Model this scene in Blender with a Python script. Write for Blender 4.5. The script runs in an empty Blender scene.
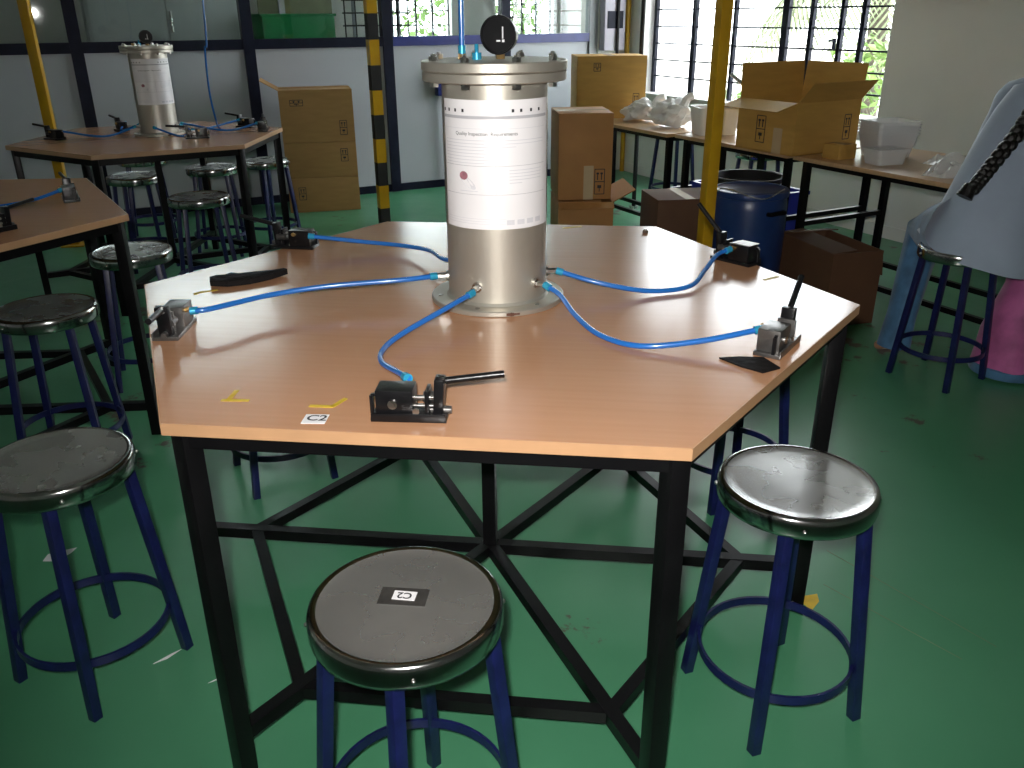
import bpy, bmesh, math, random
from mathutils import Vector, Matrix, Euler
random.seed(7)
R = math.radians
scene = bpy.context.scene
col = scene.collection

# ------------------------------------------------------------------ camera, world, lights, exposure
CAM_F, CAM_PITCH, CAM_ROLL, CAM_H = 848.5, 0.41014, -0.0081, 1.3537
cd = bpy.data.cameras.new('camera'); cam = bpy.data.objects.new('camera', cd); col.objects.link(cam)
cd.sensor_width = 36.0; cd.lens = CAM_F / 1024 * 36; cd.clip_start = 0.02
_w = Vector((0, math.cos(CAM_PITCH), -math.sin(CAM_PITCH))); _u = Vector((0, math.sin(CAM_PITCH), math.cos(CAM_PITCH))); _r = Vector((1, 0, 0))
_r2 = _r * math.cos(CAM_ROLL) + _u * math.sin(CAM_ROLL); _u2 = -_r * math.sin(CAM_ROLL) + _u * math.cos(CAM_ROLL)
cam.matrix_world = Matrix(((_r2.x, _u2.x, -_w.x, 0), (_r2.y, _u2.y, -_w.y, 0), (_r2.z, _u2.z, -_w.z, CAM_H), (0, 0, 0, 1)))
scene.camera = cam
scene.view_settings.view_transform = 'Standard'; scene.view_settings.look = 'None'
scene.view_settings.gamma = 1.0; scene.view_settings.use_curve_mapping = False
scene.view_settings.exposure = 0.0
SKY = 11.0; FLASH = 165.0
wd = bpy.data.worlds.new('sky'); scene.world = wd; wd.use_nodes = True
bg = wd.node_tree.nodes['Background']; bg.inputs[0].default_value = (0.93, 0.97, 1.0, 1); bg.inputs[1].default_value = SKY
fl = bpy.data.lights.new('camera_flash', 'SPOT'); fl.energy = FLASH; fl.shadow_soft_size = 0.02; fl.color = (1.0, 0.97, 0.93)
fl.spot_size = R(98); fl.spot_blend = 0.95
flo = bpy.data.objects.new('camera_flash', fl); col.objects.link(flo); flo.location = (-0.03, -0.02, CAM_H + 0.075)
flo.rotation_euler = (math.pi / 2 - CAM_PITCH, 0, R(-5))

# ------------------------------------------------------------------ room frame: u along the partition, v into the room from the corner
TH = R(27); E1 = Vector((math.cos(TH), math.sin(TH), 0)); E2 = Vector((math.sin(TH), -math.cos(TH), 0)); CORNER = Vector((1.0206, 8.2540, 0))
def W(u, v, z=0.0): return CORNER + E1 * u + E2 * v + Vector((0, 0, z))
ROOM = Matrix(((E1.x, -E2.x, 0, CORNER.x), (E1.y, -E2.y, 0, CORNER.y), (0, 0, 1, 0), (0, 0, 0, 1)))   # (u, -v, z) -> world
def portal(u, v, z, su, sz, rz):
    l = bpy.data.lights.new('window_daylight_portal', 'AREA'); l.shape = 'RECTANGLE'; l.size = su; l.size_y = sz; l.cycles.is_portal = True
    o = bpy.data.objects.new('window_daylight_portal', l); col.objects.link(o); o.location = W(u, v, z); o.rotation_euler = (R(90), 0, rz)
portal(0.17, 1.615, 1.775, 2.6, 2.13, TH + R(-90))
portal(-1.53, -1.08, 1.82, 0.66, 1.35, TH)
portal(-3.62, -1.08, 2.685, 1.25, 0.73, TH)

# ------------------------------------------------------------------ materials
MATS = {}
def newmat(name):
    m = bpy.data.materials.new(name); m.use_nodes = True; MATS[name] = m
    return m, m.node_tree, m.node_tree.nodes['Principled BSDF']
def mat(name, colr, rough=0.5, metal=0.0, var=0.0, scale=8.0, bump=0.0, bscale=60.0, coat=0.0, rvar=0.0, trans=0.0, alpha=1.0, sheen=0.0, stretch=None, spec=0.5):
    m, nt, p = newmat(name)
    p.inputs['Base Color'].default_value = (*colr, 1); p.inputs['Roughness'].default_value = rough; p.inputs['Metallic'].default_value = metal
    p.inputs['Coat Weight'].default_value = coat; p.inputs['Coat Roughness'].default_value = 0.12
    p.inputs['Sheen Weight'].default_value = sheen; p.inputs['Alpha'].default_value = alpha; p.inputs['Specular IOR Level'].default_value = spec
    if var or bump or rvar:
        tc = nt.nodes.new('ShaderNodeTexCoord'); src = tc.outputs['Object']
        if stretch:
            mp = nt.nodes.new('ShaderNodeMapping'); mp.inputs['Scale'].default_value = stretch; nt.links.new(src, mp.inputs['Vector']); src = mp.outputs['Vector']
    if var or rvar:
        n = nt.nodes.new('ShaderNodeTexNoise'); n.inputs['Scale'].default_value = scale; n.inputs['Detail'].default_value = 5; nt.links.new(src, n.inputs['Vector'])
        if var:
            rp = nt.nodes.new('ShaderNodeValToRGB'); rp.color_ramp.elements[0].position = 0.3; rp.color_ramp.elements[1].position = 0.7
            rp.color_ramp.elements[0].color = (*[c * (1 - var) for c in colr], 1); rp.color_ramp.elements[1].color = (*[min(1, c * (1 + var)) for c in colr], 1)
            nt.links.new(n.outputs['Fac'], rp.inputs['Fac']); nt.links.new(rp.outputs['Color'], p.inputs['Base Color'])
        if rvar:
            mr = nt.nodes.new('ShaderNodeMapRange'); mr.inputs[3].default_value = max(0.02, rough - rvar); mr.inputs[4].default_value = rough + rvar
            nt.links.new(n.outputs['Fac'], mr.inputs[0]); nt.links.new(mr.outputs[0], p.inputs['Roughness'])
    if bump:
        b = nt.nodes.new('ShaderNodeTexNoise'); b.inputs['Scale'].default_value = bscale; b.inputs['Detail'].default_value = 3; nt.links.new(src, b.inputs['Vector'])
        bp = nt.nodes.new('ShaderNodeBump'); bp.inputs['Strength'].default_value = bump; bp.inputs['Distance'].default_value = 0.01
        nt.links.new(b.outputs['Fac'], bp.inputs['Height']); nt.links.new(bp.outputs['Normal'], p.inputs['Normal'])
    return m
def glassmat(name, tint=(1, 1, 1), refl=0.08):
    m, nt, p = newmat(name); nt.nodes.remove(p)
    out = nt.nodes['Material Output']; t = nt.nodes.new('ShaderNodeBsdfTransparent'); t.inputs[0].default_value = (*tint, 1)
    g = nt.nodes.new('ShaderNodeBsdfGlossy'); g.inputs['Roughness'].default_value = 0.03
    f = nt.nodes.new('ShaderNodeLayerWeight'); f.inputs[0].default_value = 0.5
    f5 = nt.nodes.new('ShaderNodeMath'); f5.operation = 'POWER'; f5.inputs[1].default_value = 5.0; nt.links.new(f.outputs['Facing'], f5.inputs[0])
    a = nt.nodes.new('ShaderNodeMath'); a.operation = 'MULTIPLY_ADD'; a.inputs[1].default_value = 0.9; a.inputs[2].default_value = refl; nt.links.new(f5.outputs[0], a.inputs[0])
    mx = nt.nodes.new('ShaderNodeMixShader'); nt.links.new(a.outputs[0], mx.inputs[0]); nt.links.new(t.outputs[0], mx.inputs[1]); nt.links.new(g.outputs[0], mx.inputs[2]); nt.links.new(mx.outputs[0], out.inputs[0])
    return m
def floormat():
    m, nt, p = newmat('green_floor'); tc = nt.nodes.new('ShaderNodeTexCoord')
    n = nt.nodes.new('ShaderNodeTexNoise'); n.inputs['Scale'].default_value = 1.6; n.inputs['Detail'].default_value = 6; nt.links.new(tc.outputs['Object'], n.inputs['Vector'])
    rp = nt.nodes.new('ShaderNodeValToRGB'); rp.color_ramp.elements[0].position = 0.3; rp.color_ramp.elements[1].position = 0.72
    rp.color_ramp.elements[0].color = (0.056, 0.225, 0.115, 1); rp.color_ramp.elements[1].color = (0.078, 0.275, 0.145, 1); nt.links.new(n.outputs['Fac'], rp.inputs['Fac'])
    s = nt.nodes.new('ShaderNodeTexNoise'); s.inputs['Scale'].default_value = 7.0; s.inputs['Detail'].default_value = 8; s.inputs['Roughness'].default_value = 0.65; nt.links.new(tc.outputs['Object'], s.inputs['Vector'])
    s2 = nt.nodes.new('ShaderNodeTexNoise'); s2.inputs['Scale'].default_value = 0.9; nt.links.new(tc.outputs['Object'], s2.inputs['Vector'])
    mu = nt.nodes.new('ShaderNodeMath'); mu.operation = 'MULTIPLY'; nt.links.new(s.outputs['Fac'], mu.inputs[0]); nt.links.new(s2.outputs['Fac'], mu.inputs[1])
    sr = nt.nodes.new('ShaderNodeValToRGB'); sr.color_ramp.elements[0].position = 0.365; sr.color_ramp.elements[1].position = 0.395; nt.links.new(mu.outputs[0], sr.inputs['Fac'])
    mx = nt.nodes.new('ShaderNodeMix'); mx.data_type = 'RGBA'; mx.inputs['B'].default_value = (0.09, 0.055, 0.045, 1)
    nt.links.new(sr.outputs['Color'], mx.inputs['Factor']); nt.links.new(rp.outputs['Color'], mx.inputs['A']); nt.links.new(mx.outputs['Result'], p.inputs['Base Color'])
    mr = nt.nodes.new('ShaderNodeMapRange'); mr.inputs[3].default_value = 0.22; mr.inputs[4].default_value = 0.42; nt.links.new(s.outputs['Fac'], mr.inputs[0]); nt.links.new(mr.outputs[0], p.inputs['Roughness'])
    b = nt.nodes.new('ShaderNodeBump'); b.inputs['Strength'].default_value = 0.05; b.inputs['Distance'].default_value = 0.01; nt.links.new(n.outputs['Fac'], b.inputs['Height']); nt.links.new(b.outputs['Normal'], p.inputs['Normal'])
def woodmat(name, c0, c1, rough):
    m, nt, p = newmat(name); tc = nt.nodes.new('ShaderNodeTexCoord')
    mp = nt.nodes.new('ShaderNodeMapping'); mp.inputs['Scale'].default_value = (1.2, 26, 1.2); mp.inputs['Rotation'].default_value = (0, 0, 0.4); nt.links.new(tc.outputs['Object'], mp.inputs['Vector'])
    n = nt.nodes.new('ShaderNodeTexNoise'); n.inputs['Scale'].default_value = 3; n.inputs['Detail'].default_value = 6; nt.links.new(mp.outputs['Vector'], n.inputs['Vector'])
    rp = nt.nodes.new('ShaderNodeValToRGB'); rp.color_ramp.elements[0].position = 0.3; rp.color_ramp.elements[1].position = 0.7
    rp.color_ramp.elements[0].color = (*c0, 1); rp.color_ramp.elements[1].color = (*c1, 1); nt.links.new(n.outputs['Fac'], rp.inputs['Fac']); nt.links.new(rp.outputs['Color'], p.inputs['Base Color'])
    p.inputs['Roughness'].default_value = rough; p.inputs['Specular IOR Level'].default_value = 0.6
    b = nt.nodes.new('ShaderNodeBump'); b.inputs['Strength'].default_value = 0.006; b.inputs['Distance'].default_value = 0.002; nt.links.new(n.outputs['Fac'], b.inputs['Height']); nt.links.new(b.outputs['Normal'], p.inputs['Normal'])
floormat()
woodmat('laminate', (0.46, 0.235, 0.125), (0.49, 0.255, 0.14), 0.19)
woodmat('ply', (0.40, 0.25, 0.13), (0.50, 0.32, 0.17), 0.3)
mat('edge_band', (0.44, 0.25, 0.13), 0.45, var=0.06, scale=20)
mat('black_paint', (0.004, 0.004, 0.0045), 0.33, var=0.2, scale=14, spec=0.18)
mat('stool_blue', (0.006, 0.009, 0.06), 0.38, var=0.3, scale=25, bump=0.05)
mat('chrome', (0.46, 0.455, 0.45), 0.16, 1.0, var=0.12, scale=9, rvar=0.06, bump=0.03, bscale=18)
mat('seat_steel', (0.42, 0.42, 0.41), 0.27, 0.78, var=0.1, scale=7, rvar=0.12, bump=0.025, bscale=9)
mat('steel', (0.55, 0.54, 0.52), 0.28, 1.0, rvar=0.08, scale=30)
mat('tank_metal', (0.50, 0.47, 0.41), 0.46, 0.75, var=0.07, scale=6, rvar=0.06, bump=0.02, bscale=90)
mat('vise_black', (0.006, 0.006, 0.007), 0.3, 0.1, var=0.3, scale=40, bump=0.06, spec=0.4)
mat('vise_grey', (0.16, 0.155, 0.15), 0.35, 0.8, var=0.2, scale=40, bump=0.06)
mat('brass', (0.55, 0.36, 0.14), 0.35, 0.9, var=0.1)
mat('hose_blue', (0.014, 0.13, 0.46), 0.25, coat=0.5, var=0.06)
mat('fitting_cyan', (0.03, 0.32, 0.52), 0.25, 0.3, var=0.08)
mat('paper', (0.78, 0.77, 0.79), 0.42, var=0.02, scale=12, spec=1.0)
mat('print_grey', (0.42, 0.42, 0.45), 0.6, var=0.05)
mat('print_light', (0.62, 0.62, 0.66), 0.6, var=0.05)
mat('print_dark', (0.02, 0.02, 0.025), 0.6, var=0.1)
mat('print_red', (0.30, 0.13, 0.16), 0.6, var=0.3, scale=80)
mat('tape_yellow', (0.58, 0.40, 0.02), 0.5, var=0.15, scale=30)
mat('pole_yellow', (0.52, 0.29, 0.010), 0.32, var=0.12, scale=7, bump=0.03)
mat('pole_black', (0.008, 0.008, 0.009), 0.7, var=0.2)
mat('panel_white', (0.35, 0.37, 0.40), 0.4, var=0.03, scale=3, rvar=0.05)
mat('frame_dark', (0.008, 0.010, 0.022), 0.45, var=0.25, scale=10, spec=0.15)
mat('frame_blue', (0.02, 0.03, 0.16), 0.35, var=0.15, scale=10)
mat('wall_paint', (0.72, 0.71, 0.67), 0.6, var=0.05, scale=2.2, bump=0.04, bscale=40)
mat('wall_white', (0.72, 0.72, 0.70), 0.6, var=0.04, scale=3)
mat('ceiling_paint', (0.62, 0.62, 0.60), 0.8, var=0.04, scale=2)
mat('cardboard_brown', (0.33, 0.185, 0.06), 0.7, var=0.08, scale=7, bump=0.05, bscale=25, stretch=(1, 1, 5))
mat('cardboard', (0.47, 0.27, 0.06), 0.7, var=0.08, scale=7, bump=0.05, bscale=25, stretch=(1, 1, 5))
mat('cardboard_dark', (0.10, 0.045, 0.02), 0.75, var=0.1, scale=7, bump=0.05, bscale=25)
mat('cardboard_tan', (0.36, 0.17, 0.05), 0.7, var=0.08, scale=7, bump=0.05, bscale=25)
mat('packing_tape', (0.48, 0.36, 0.22), 0.25, var=0.05)
mat('drum_blue', (0.012, 0.035, 0.13), 0.33, var=0.15, scale=6, bump=0.03)
mat('crate_blue', (0.02, 0.03, 0.32), 0.35, var=0.12)
mat('crate_green', (0.01, 0.22, 0.07), 0.35, var=0.15)
mat('bag_white', (0.78, 0.78, 0.76), 0.3, var=0.05, scale=14, bump=0.25, bscale=22, coat=0.3)
mat('clear_plastic', (0.86, 0.87, 0.87), 0.18, alpha=0.55, coat=0.4, var=0.02)
mat('leaf', (0.12, 0.21, 0.04), 0.5, var=0.35, scale=3)
mat('palm_leaf', (0.13, 0.16, 0.075), 0.5, var=0.3, scale=3)
mat('bark', (0.07, 0.06, 0.045), 0.9, var=0.3, scale=12, bump=0.3)
mat('ground_pale', (0.62, 0.60, 0.54), 0.9, var=0.15, scale=2)
mat('cabinet_grey', (0.50, 0.53, 0.53), 0.4, var=0.04)
mat('olive', (0.20, 0.20, 0.11), 0.6, var=0.2)
mat('skin', (0.33, 0.17, 0.10), 0.5, var=0.08)
mat('hair', (0.006, 0.005, 0.005), 0.4, bump=0.4, bscale=120, var=0.3, scale=60)
mat('kurta', (0.31, 0.37, 0.47), 0.75, var=0.06, scale=6, bump=0.12, bscale=12, sheen=0.3)
mat('pants_pink', (0.42, 0.10, 0.27), 0.7, var=0.35, scale=9, bump=0.15, bscale=14, sheen=0.2)
mat('pants_blue', (0.05, 0.14, 0.26), 0.7, var=0.35, scale=12, bump=0.15, bscale=14, sheen=0.2)
mat('black_cloth', (0.006, 0.005, 0.005), 0.8, spec=0.2, var=0.3, scale=30, bump=0.3, bscale=70)
mat('panel_lilac', (0.40, 0.38, 0.44), 0.4, var=0.04)
mat('rust', (0.09, 0.035, 0.02), 0.8, var=0.3, scale=90)
mat('eye', (0.02, 0.012, 0.01), 0.2, var=0.1)
mat('lip', (0.30, 0.10, 0.09), 0.5, var=0.1)
glassmat('glass', (0.86, 0.90, 0.89), 0.05)
glassmat('clear_glass', (0.97, 0.98, 0.98), 0.02)

# ------------------------------------------------------------------ mesh builder
class MB:
    def __init__(s): s.bm = bmesh.new()
    def box(s, c, d, rot=None, bevel=0.0, taper=None):
        m = Matrix.Translation(Vector(c)) @ (rot.to_4x4() if rot is not None else Matrix()) @ Matrix.Diagonal((d[0], d[1], d[2], 1))
        r = bmesh.ops.create_cube(s.bm, size=1.0); vs = r['verts']
        if taper:
            for v in vs:
                if v.co.z > 0: v.co.x *= taper; v.co.y *= taper
        bmesh.ops.transform(s.bm, matrix=m, verts=vs)
        if bevel:
            es = list({e for v in vs for e in v.link_edges}); bmesh.ops.bevel(s.bm, geom=es, offset=bevel, segments=2, affect='EDGES', profile=0.6)
        return s
    def rod(s, a, b, r, n=14, r2=None, caps=True):
        a = Vector(a); b = Vector(b); d = b - a
        m = Matrix.Translation((a + b) / 2) @ d.to_track_quat('Z', 'Y').to_matrix().to_4x4()
        bmesh.ops.create_cone(s.bm, cap_ends=caps, segments=n, radius1=r, radius2=r if r2 is None else r2, depth=d.length, matrix=m); return s
    def bar(s, a, b, w, h, bevel=0.0):                     # rectangular bar, h measured along z-ish
        a = Vector(a); b = Vector(b); d = b - a
        x = d.normalized(); z = Vector((0, 0, 1)) if abs(x.z) < 0.95 else Vector((0, 1, 0)); y = z.cross(x).normalized(); z = x.cross(y)
        s.box((a + b) / 2, (d.length, w, h), Matrix((x, y, z)).transposed(), bevel); return s
    def lathe(s, prof, c=(0, 0, 0), n=32, a0=0.0, a1=2 * math.pi, mtx=None):
        full = abs(a1 - a0 - 2 * math.pi) < 1e-6; k = n if full else n + 1; rows = []
        M = mtx or Matrix.Translation(Vector(c))
        for r, z in prof:
            if r < 1e-6: rows.append([s.bm.verts.new(M @ Vector((0, 0, z)))] * k)
            else: rows.append([s.bm.verts.new(M @ Vector((r * math.cos(a0 + (a1 - a0) * i / n), r * math.sin(a0 + (a1 - a0) * i / n), z))) for i in range(k)])
        for p, q in zip(rows, rows[1:]):
            for i in range(n):
                j = (i + 1) % k; f = [p[i], p[j], q[j], q[i]]; f2 = []
                for v in f:
                    if v not in f2: f2.append(v)
                if len(f2) > 2: s.bm.faces.new(f2)
        return s
    def loft(s, rings, close=True, cap=True):
        rows = [[s.bm.verts.new(Vector(p)) for p in r] for r in rings]; k = len(rows[0])
        for p, q in zip(rows, rows[1:]):
            for i in range(k if close else k - 1): j = (i + 1) % k; s.bm.faces.new([p[i], p[j], q[j], q[i]])
        if cap and close:
            s.bm.faces.new(rows[0][::-1]); s.bm.faces.new(rows[-1])
        return s
    def tube(s, pts, r, n=10, cap=True, smooth=6):
        P = catmull(pts, smooth) if smooth else [Vector(p) for p in pts]
        up = Vector((0, 0, 1)); rings = []
        for i, p in enumerate(P):
            t = (P[min(i + 1, len(P) - 1)] - P[max(i - 1, 0)]).normalized()
            u_ = up - t * up.dot(t)
            if u_.length < 1e-3: u_ = Vector((1, 0, 0)) - t * t.x
            u_.normalize(); up = u_; b_ = t.cross(u_)
            rr = r(i / (len(P) - 1)) if callable(r) else r
            rings.append([p + u_ * math.cos(2 * math.pi * k / n) * rr + b_ * math.sin(2 * math.pi * k / n) * rr for k in range(n)])
        return s.loft(rings, True, cap)
    def prism(s, poly, z0, z1):
        lo = [s.bm.verts.new((x, y, z0)) for x, y in poly]; hi = [s.bm.verts.new((x, y, z1)) for x, y in poly]; k = len(poly)
        s.bm.faces.new(lo[::-1]); s.bm.faces.new(hi)
        for i in range(k): j = (i + 1) % k; s.bm.faces.new([lo[i], lo[j], hi[j], hi[i]])
        return s
    def ball(s, c, r, sc=(1, 1, 1), n=16):
        bmesh.ops.create_uvsphere(s.bm, u_segments=n, v_segments=max(6, n // 2), radius=r, matrix=Matrix.Translation(Vector(c)) @ Matrix.Diagonal((*sc, 1))); return s
    def quad(s, pts):
        s.bm.faces.new([s.bm.verts.new(Vector(p)) for p in pts]); return s
    def xf(s, M): bmesh.ops.transform(s.bm, matrix=M, verts=s.bm.verts[:]); return s
    def build(s, name, mt, parent=None, smooth=True, loc=None, angle=38, ids=None):
        me = bpy.data.meshes.new(name); bmesh.ops.recalc_face_normals(s.bm, faces=s.bm.faces[:]); s.bm.to_mesh(me); s.bm.free()
        for m_ in (mt if isinstance(mt, (list, tuple)) else [mt]): me.materials.append(MATS[m_])
        if smooth:
            me.shade_smooth(); me.set_sharp_from_angle(angle=R(angle))
        o = bpy.data.objects.new(name, me); col.objects.link(o)
        if parent is not None: o.parent = parent
        if loc is not None: o.location = loc
        return o
def catmull(pts, k):
    P = [Vector(p) for p in pts]; P = [P[0] * 2 - P[1]] + P + [P[-1] * 2 - P[-2]]; out = []
    for i in range(1, len(P) - 2):
        a, b, c, d = P[i - 1:i + 3]
        for j in range(k):
            t = j / k; out.append(0.5 * ((2 * b) + (c - a) * t + (2 * a - 5 * b + 4 * c - d) * t * t + (3 * b - a - 3 * c + d) * t ** 3))
    out.append(P[-2]); return out
def tag(o, label, cat, group=None, kind=None):
    if label: o['label'] = label
    if cat: o['category'] = cat
    if group: o['group'] = group
    if kind: o['kind'] = kind
    return o
def thing(name, label, cat, loc=(0, 0, 0), rz=0.0, group=None):
    o = bpy.data.objects.new(name, None); col.objects.link(o); o.location = loc; o.rotation_euler = (0, 0, rz); o.empty_display_size = 0.1
    return tag(o, label, cat, group)
def structure(o, label, cat): return tag(o, label, cat, None, 'structure')
def dup(root, loc, rz, label, group=None):
    def cp(o, par):
        c = o.copy(); col.objects.link(c)
        if par is not None: c.parent = par
        for ch in o.children: cp(ch, c)
        return c
    r = cp(root, None); r.location = loc; r.rotation_euler = (0, 0, rz); r['label'] = label
    if group: r['group'] = group
    return r
def text_mb(body, size, bold=0.0):
    cu = bpy.data.curves.new('print', 'FONT'); cu.body = body; cu.size = size; cu.align_x = 'CENTER'; cu.align_y = 'CENTER'; cu.resolution_u = 3; cu.offset = bold
    o = bpy.data.objects.new('print', cu); col.objects.link(o); bpy.context.view_layer.update()
    dg = bpy.context.evaluated_depsgraph_get(); me = bpy.data.meshes.new_from_object(o.evaluated_get(dg))
    mb = MB(); mb.bm.from_mesh(me); bpy.data.objects.remove(o); bpy.data.curves.remove(cu); bpy.data.meshes.remove(me)
    return mb

# ================================================================== STRUCTURE
ZC = 3.4
f = MB().box((-4.0, -4.2, -0.05), (8.6, 11.2, 0.1)).xf(ROOM).build('floor', 'green_floor', smooth=False); structure(f, 'glossy green painted factory floor with scuffs and stains', 'floor')
c = MB().box((-4.0, -4.2, ZC + 0.05), (8.6, 11.2, 0.1)).xf(ROOM).build('ceiling', 'ceiling_paint', smooth=False); structure(c, 'plain grey ceiling above the workshop', 'ceiling')
# right wall with two window openings
WZ0, WZ1 = 0.70, 2.85; 
m = MB()
m.box((0.1, -4.2, WZ0 / 2), (0.2, 11.2, WZ0)); m.box((0.1, -4.2, (WZ1 + ZC) / 2), (0.2, 11.2, ZC - WZ1))
for a, b in ((-1.4, 0.30), (2.93, 9.8)): m.box((0.1, -(a + b) / 2, (WZ0 + WZ1) / 2), (0.2, b - a, WZ1 - WZ0))
w = m.xf(ROOM).build('wall_right', 'wall_paint', smooth=False); structure(w, 'pale grey plastered wall with the barred windows', 'wall')
t = MB().box((-0.015, -5.9, 1.42), (0.03, 5.9, 0.035)).xf(ROOM).build('trim_1', 'wall_paint', smooth=False); structure(t, 'grey cable trunking running along the right wall', 'trim')
t = MB().box((-0.005, -4.4, 0.04), (0.01, 8.8, 0.08)).xf(ROOM).build('baseboard_right', 'wall_paint', smooth=False); structure(t, 'grey skirting at the foot of the right wall', 'baseboard')
w = MB().box((-8.3, -4.2, ZC / 2), (0.2, 11.2, ZC)).xf(ROOM).build('wall_left', 'wall_paint', smooth=False); structure(w, 'pale grey wall on the far left side', 'wall')
w = MB().box((-4.0, -9.7, ZC / 2), (8.6, 0.2, ZC)).xf(ROOM).build('wall_front', 'wall_paint', smooth=False); structure(w, 'pale grey wall behind the viewer', 'wall')

def make_window(name, v0, v1, verts, hz, label):
    root = thing(name, label, 'window', W(0.12, v0, 0)); root['kind'] = 'structure'
    for a, b in verts:
        o = MB().box((0, 0, (WZ0 + WZ1) / 2), (0.03, b, WZ1 - WZ0)).build('vertical_bar', 'frame_dark', root, smooth=False, loc=Vector((0, 0, 0)))
        o.matrix_local = Matrix.Translation(W(0.12, a, 0) - W(0.12, v0, 0)) @ Matrix.Rotation(TH, 4, 'Z')
    hb = None
    for z in hz:
        if hb is None:
            hb = MB().box((0, 0, 0), (0.012, v1 - v0, 0.012)).build('horizontal_bar', 'frame_dark', root, smooth=False); o = hb
        else:
            o = hb.copy(); col.objects.link(o); o.parent = root
        o.matrix_local = Matrix.Translation(W(0.12, (v0 + v1) / 2, z) - W(0.12, v0, 0)) @ Matrix.Rotation(TH, 4, 'Z')
    for (a, _), (b, _) in zip(verts, verts[1:]):
        o = MB().box((0, 0, (WZ0 + WZ1) / 2), (0.004, b - a - 0.03, WZ1 - WZ0 - 0.02)).build('glass_pane', 'clear_glass', root, smooth=False)
        o.matrix_local = Matrix.Translation(W(0.145, (a + b) / 2, 0) - W(0.12, v0, 0)) @ Matrix.Rotation(TH, 4, 'Z')
    o = MB().box((0.0, 0, 0), (0.2, v1 - v0, 0.02)).build('window_sill', 'wall_white', root, smooth=False)
    o.matrix_local = Matrix.Translation(W(0.09, (v0 + v1) / 2, WZ0 + 0.005) - W(0.12, v0, 0)) @ Matrix.Rotation(TH, 4, 'Z')
    for vv in (v0 + 0.005, v1 - 0.005):
        o = MB().box((0, 0, 0), (0.19, 0.01, WZ1 - WZ0)).build('window_jamb', 'wall_white', root, smooth=False)
        o.matrix_local = Matrix.Translation(W(0.1, vv, (WZ0 + WZ1) / 2) - W(0.12, v0, 0)) @ Matrix.Rotation(TH, 4, 'Z')
    return root
HZ = [0.72 + 0.1335 * i for i in range(1, 16)]
win1 = make_window('window_1', 0.30, 2.93, [(0.34, 0.035), (0.87, 0.05), (1.36, 0.03), (1.90, 0.06), (2.15, 0.035), (2.42, 0.03), (2.60, 0.035), (2.91, 0.03)], HZ, 'bright window with dark grille bars above the work tables')
h = MB().box((0, 0, 0), (0.02, 0.02, 0.07), bevel=0.004).box((-0.03, 0.0, 0.02), (0.05, 0.014, 0.014), bevel=0.003).build('window_handle', 'frame_dark', win1)
h.matrix_local = Matrix.Translation(W(0.09, 2.40, 1.16) - W(0.12, 0.30, 0)) @ Matrix.Rotation(TH, 4, 'Z')

# partition: posts, rails, panels and glass panes
PT = thing('wall_back', 'office partition with white lower panels and glass above dark rails', 'wall', W(-3.0, 0, 0), TH); PT['kind'] = 'structure'
def prt(name, mt, u0, u1, z0, z1, v=0.0, d=0.06, bev=0.0):
    return MB().box(((u0 + u1) / 2 + 3.0, -v, (z0 + z1) / 2), (u1 - u0, d, z1 - z0), bevel=bev).build(name, mt, PT, smooth=False)
POSTS = [-7.9, -6.75, -5.6, -4.46, -3.31, -2.235, -1.19, -0.33]
for i, u in enumerate(POSTS): prt('frame_post', 'frame_dark' if i != 7 else 'panel_white', u - 0.04, u + 0.04, 0, ZC, d=0.08)
for a, b in zip(POSTS, POSTS[1:]):
    a += 0.04; b -= 0.04; last = a > -1.25; mr = 'frame_dark' if a < -2.3 else 'frame_blue'
    prt('bottom_rail', 'frame_dark', a, b, 0, 0.06)
    prt('panel', 'panel_white', a, b, 0.06, 1.135, d=0.03)
    prt('rail', mr, a, b, 1.135, 1.205, d=0.07)
    prt('glass_pane', 'glass', a, b, 1.205, 1.93, d=0.006)
    prt('rail', mr, a, b, 1.93, 1.99, d=0.07)
    prt('glass_pane', 'glass', a, b, 1.99, ZC - 0.06, d=0.006)
    prt('top_rail', 'frame_dark', a, b, ZC - 0.06, ZC)
w = prt('end_panel', 'wall_paint', -0.29, 0.0, 0, ZC, d=0.1)

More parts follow.
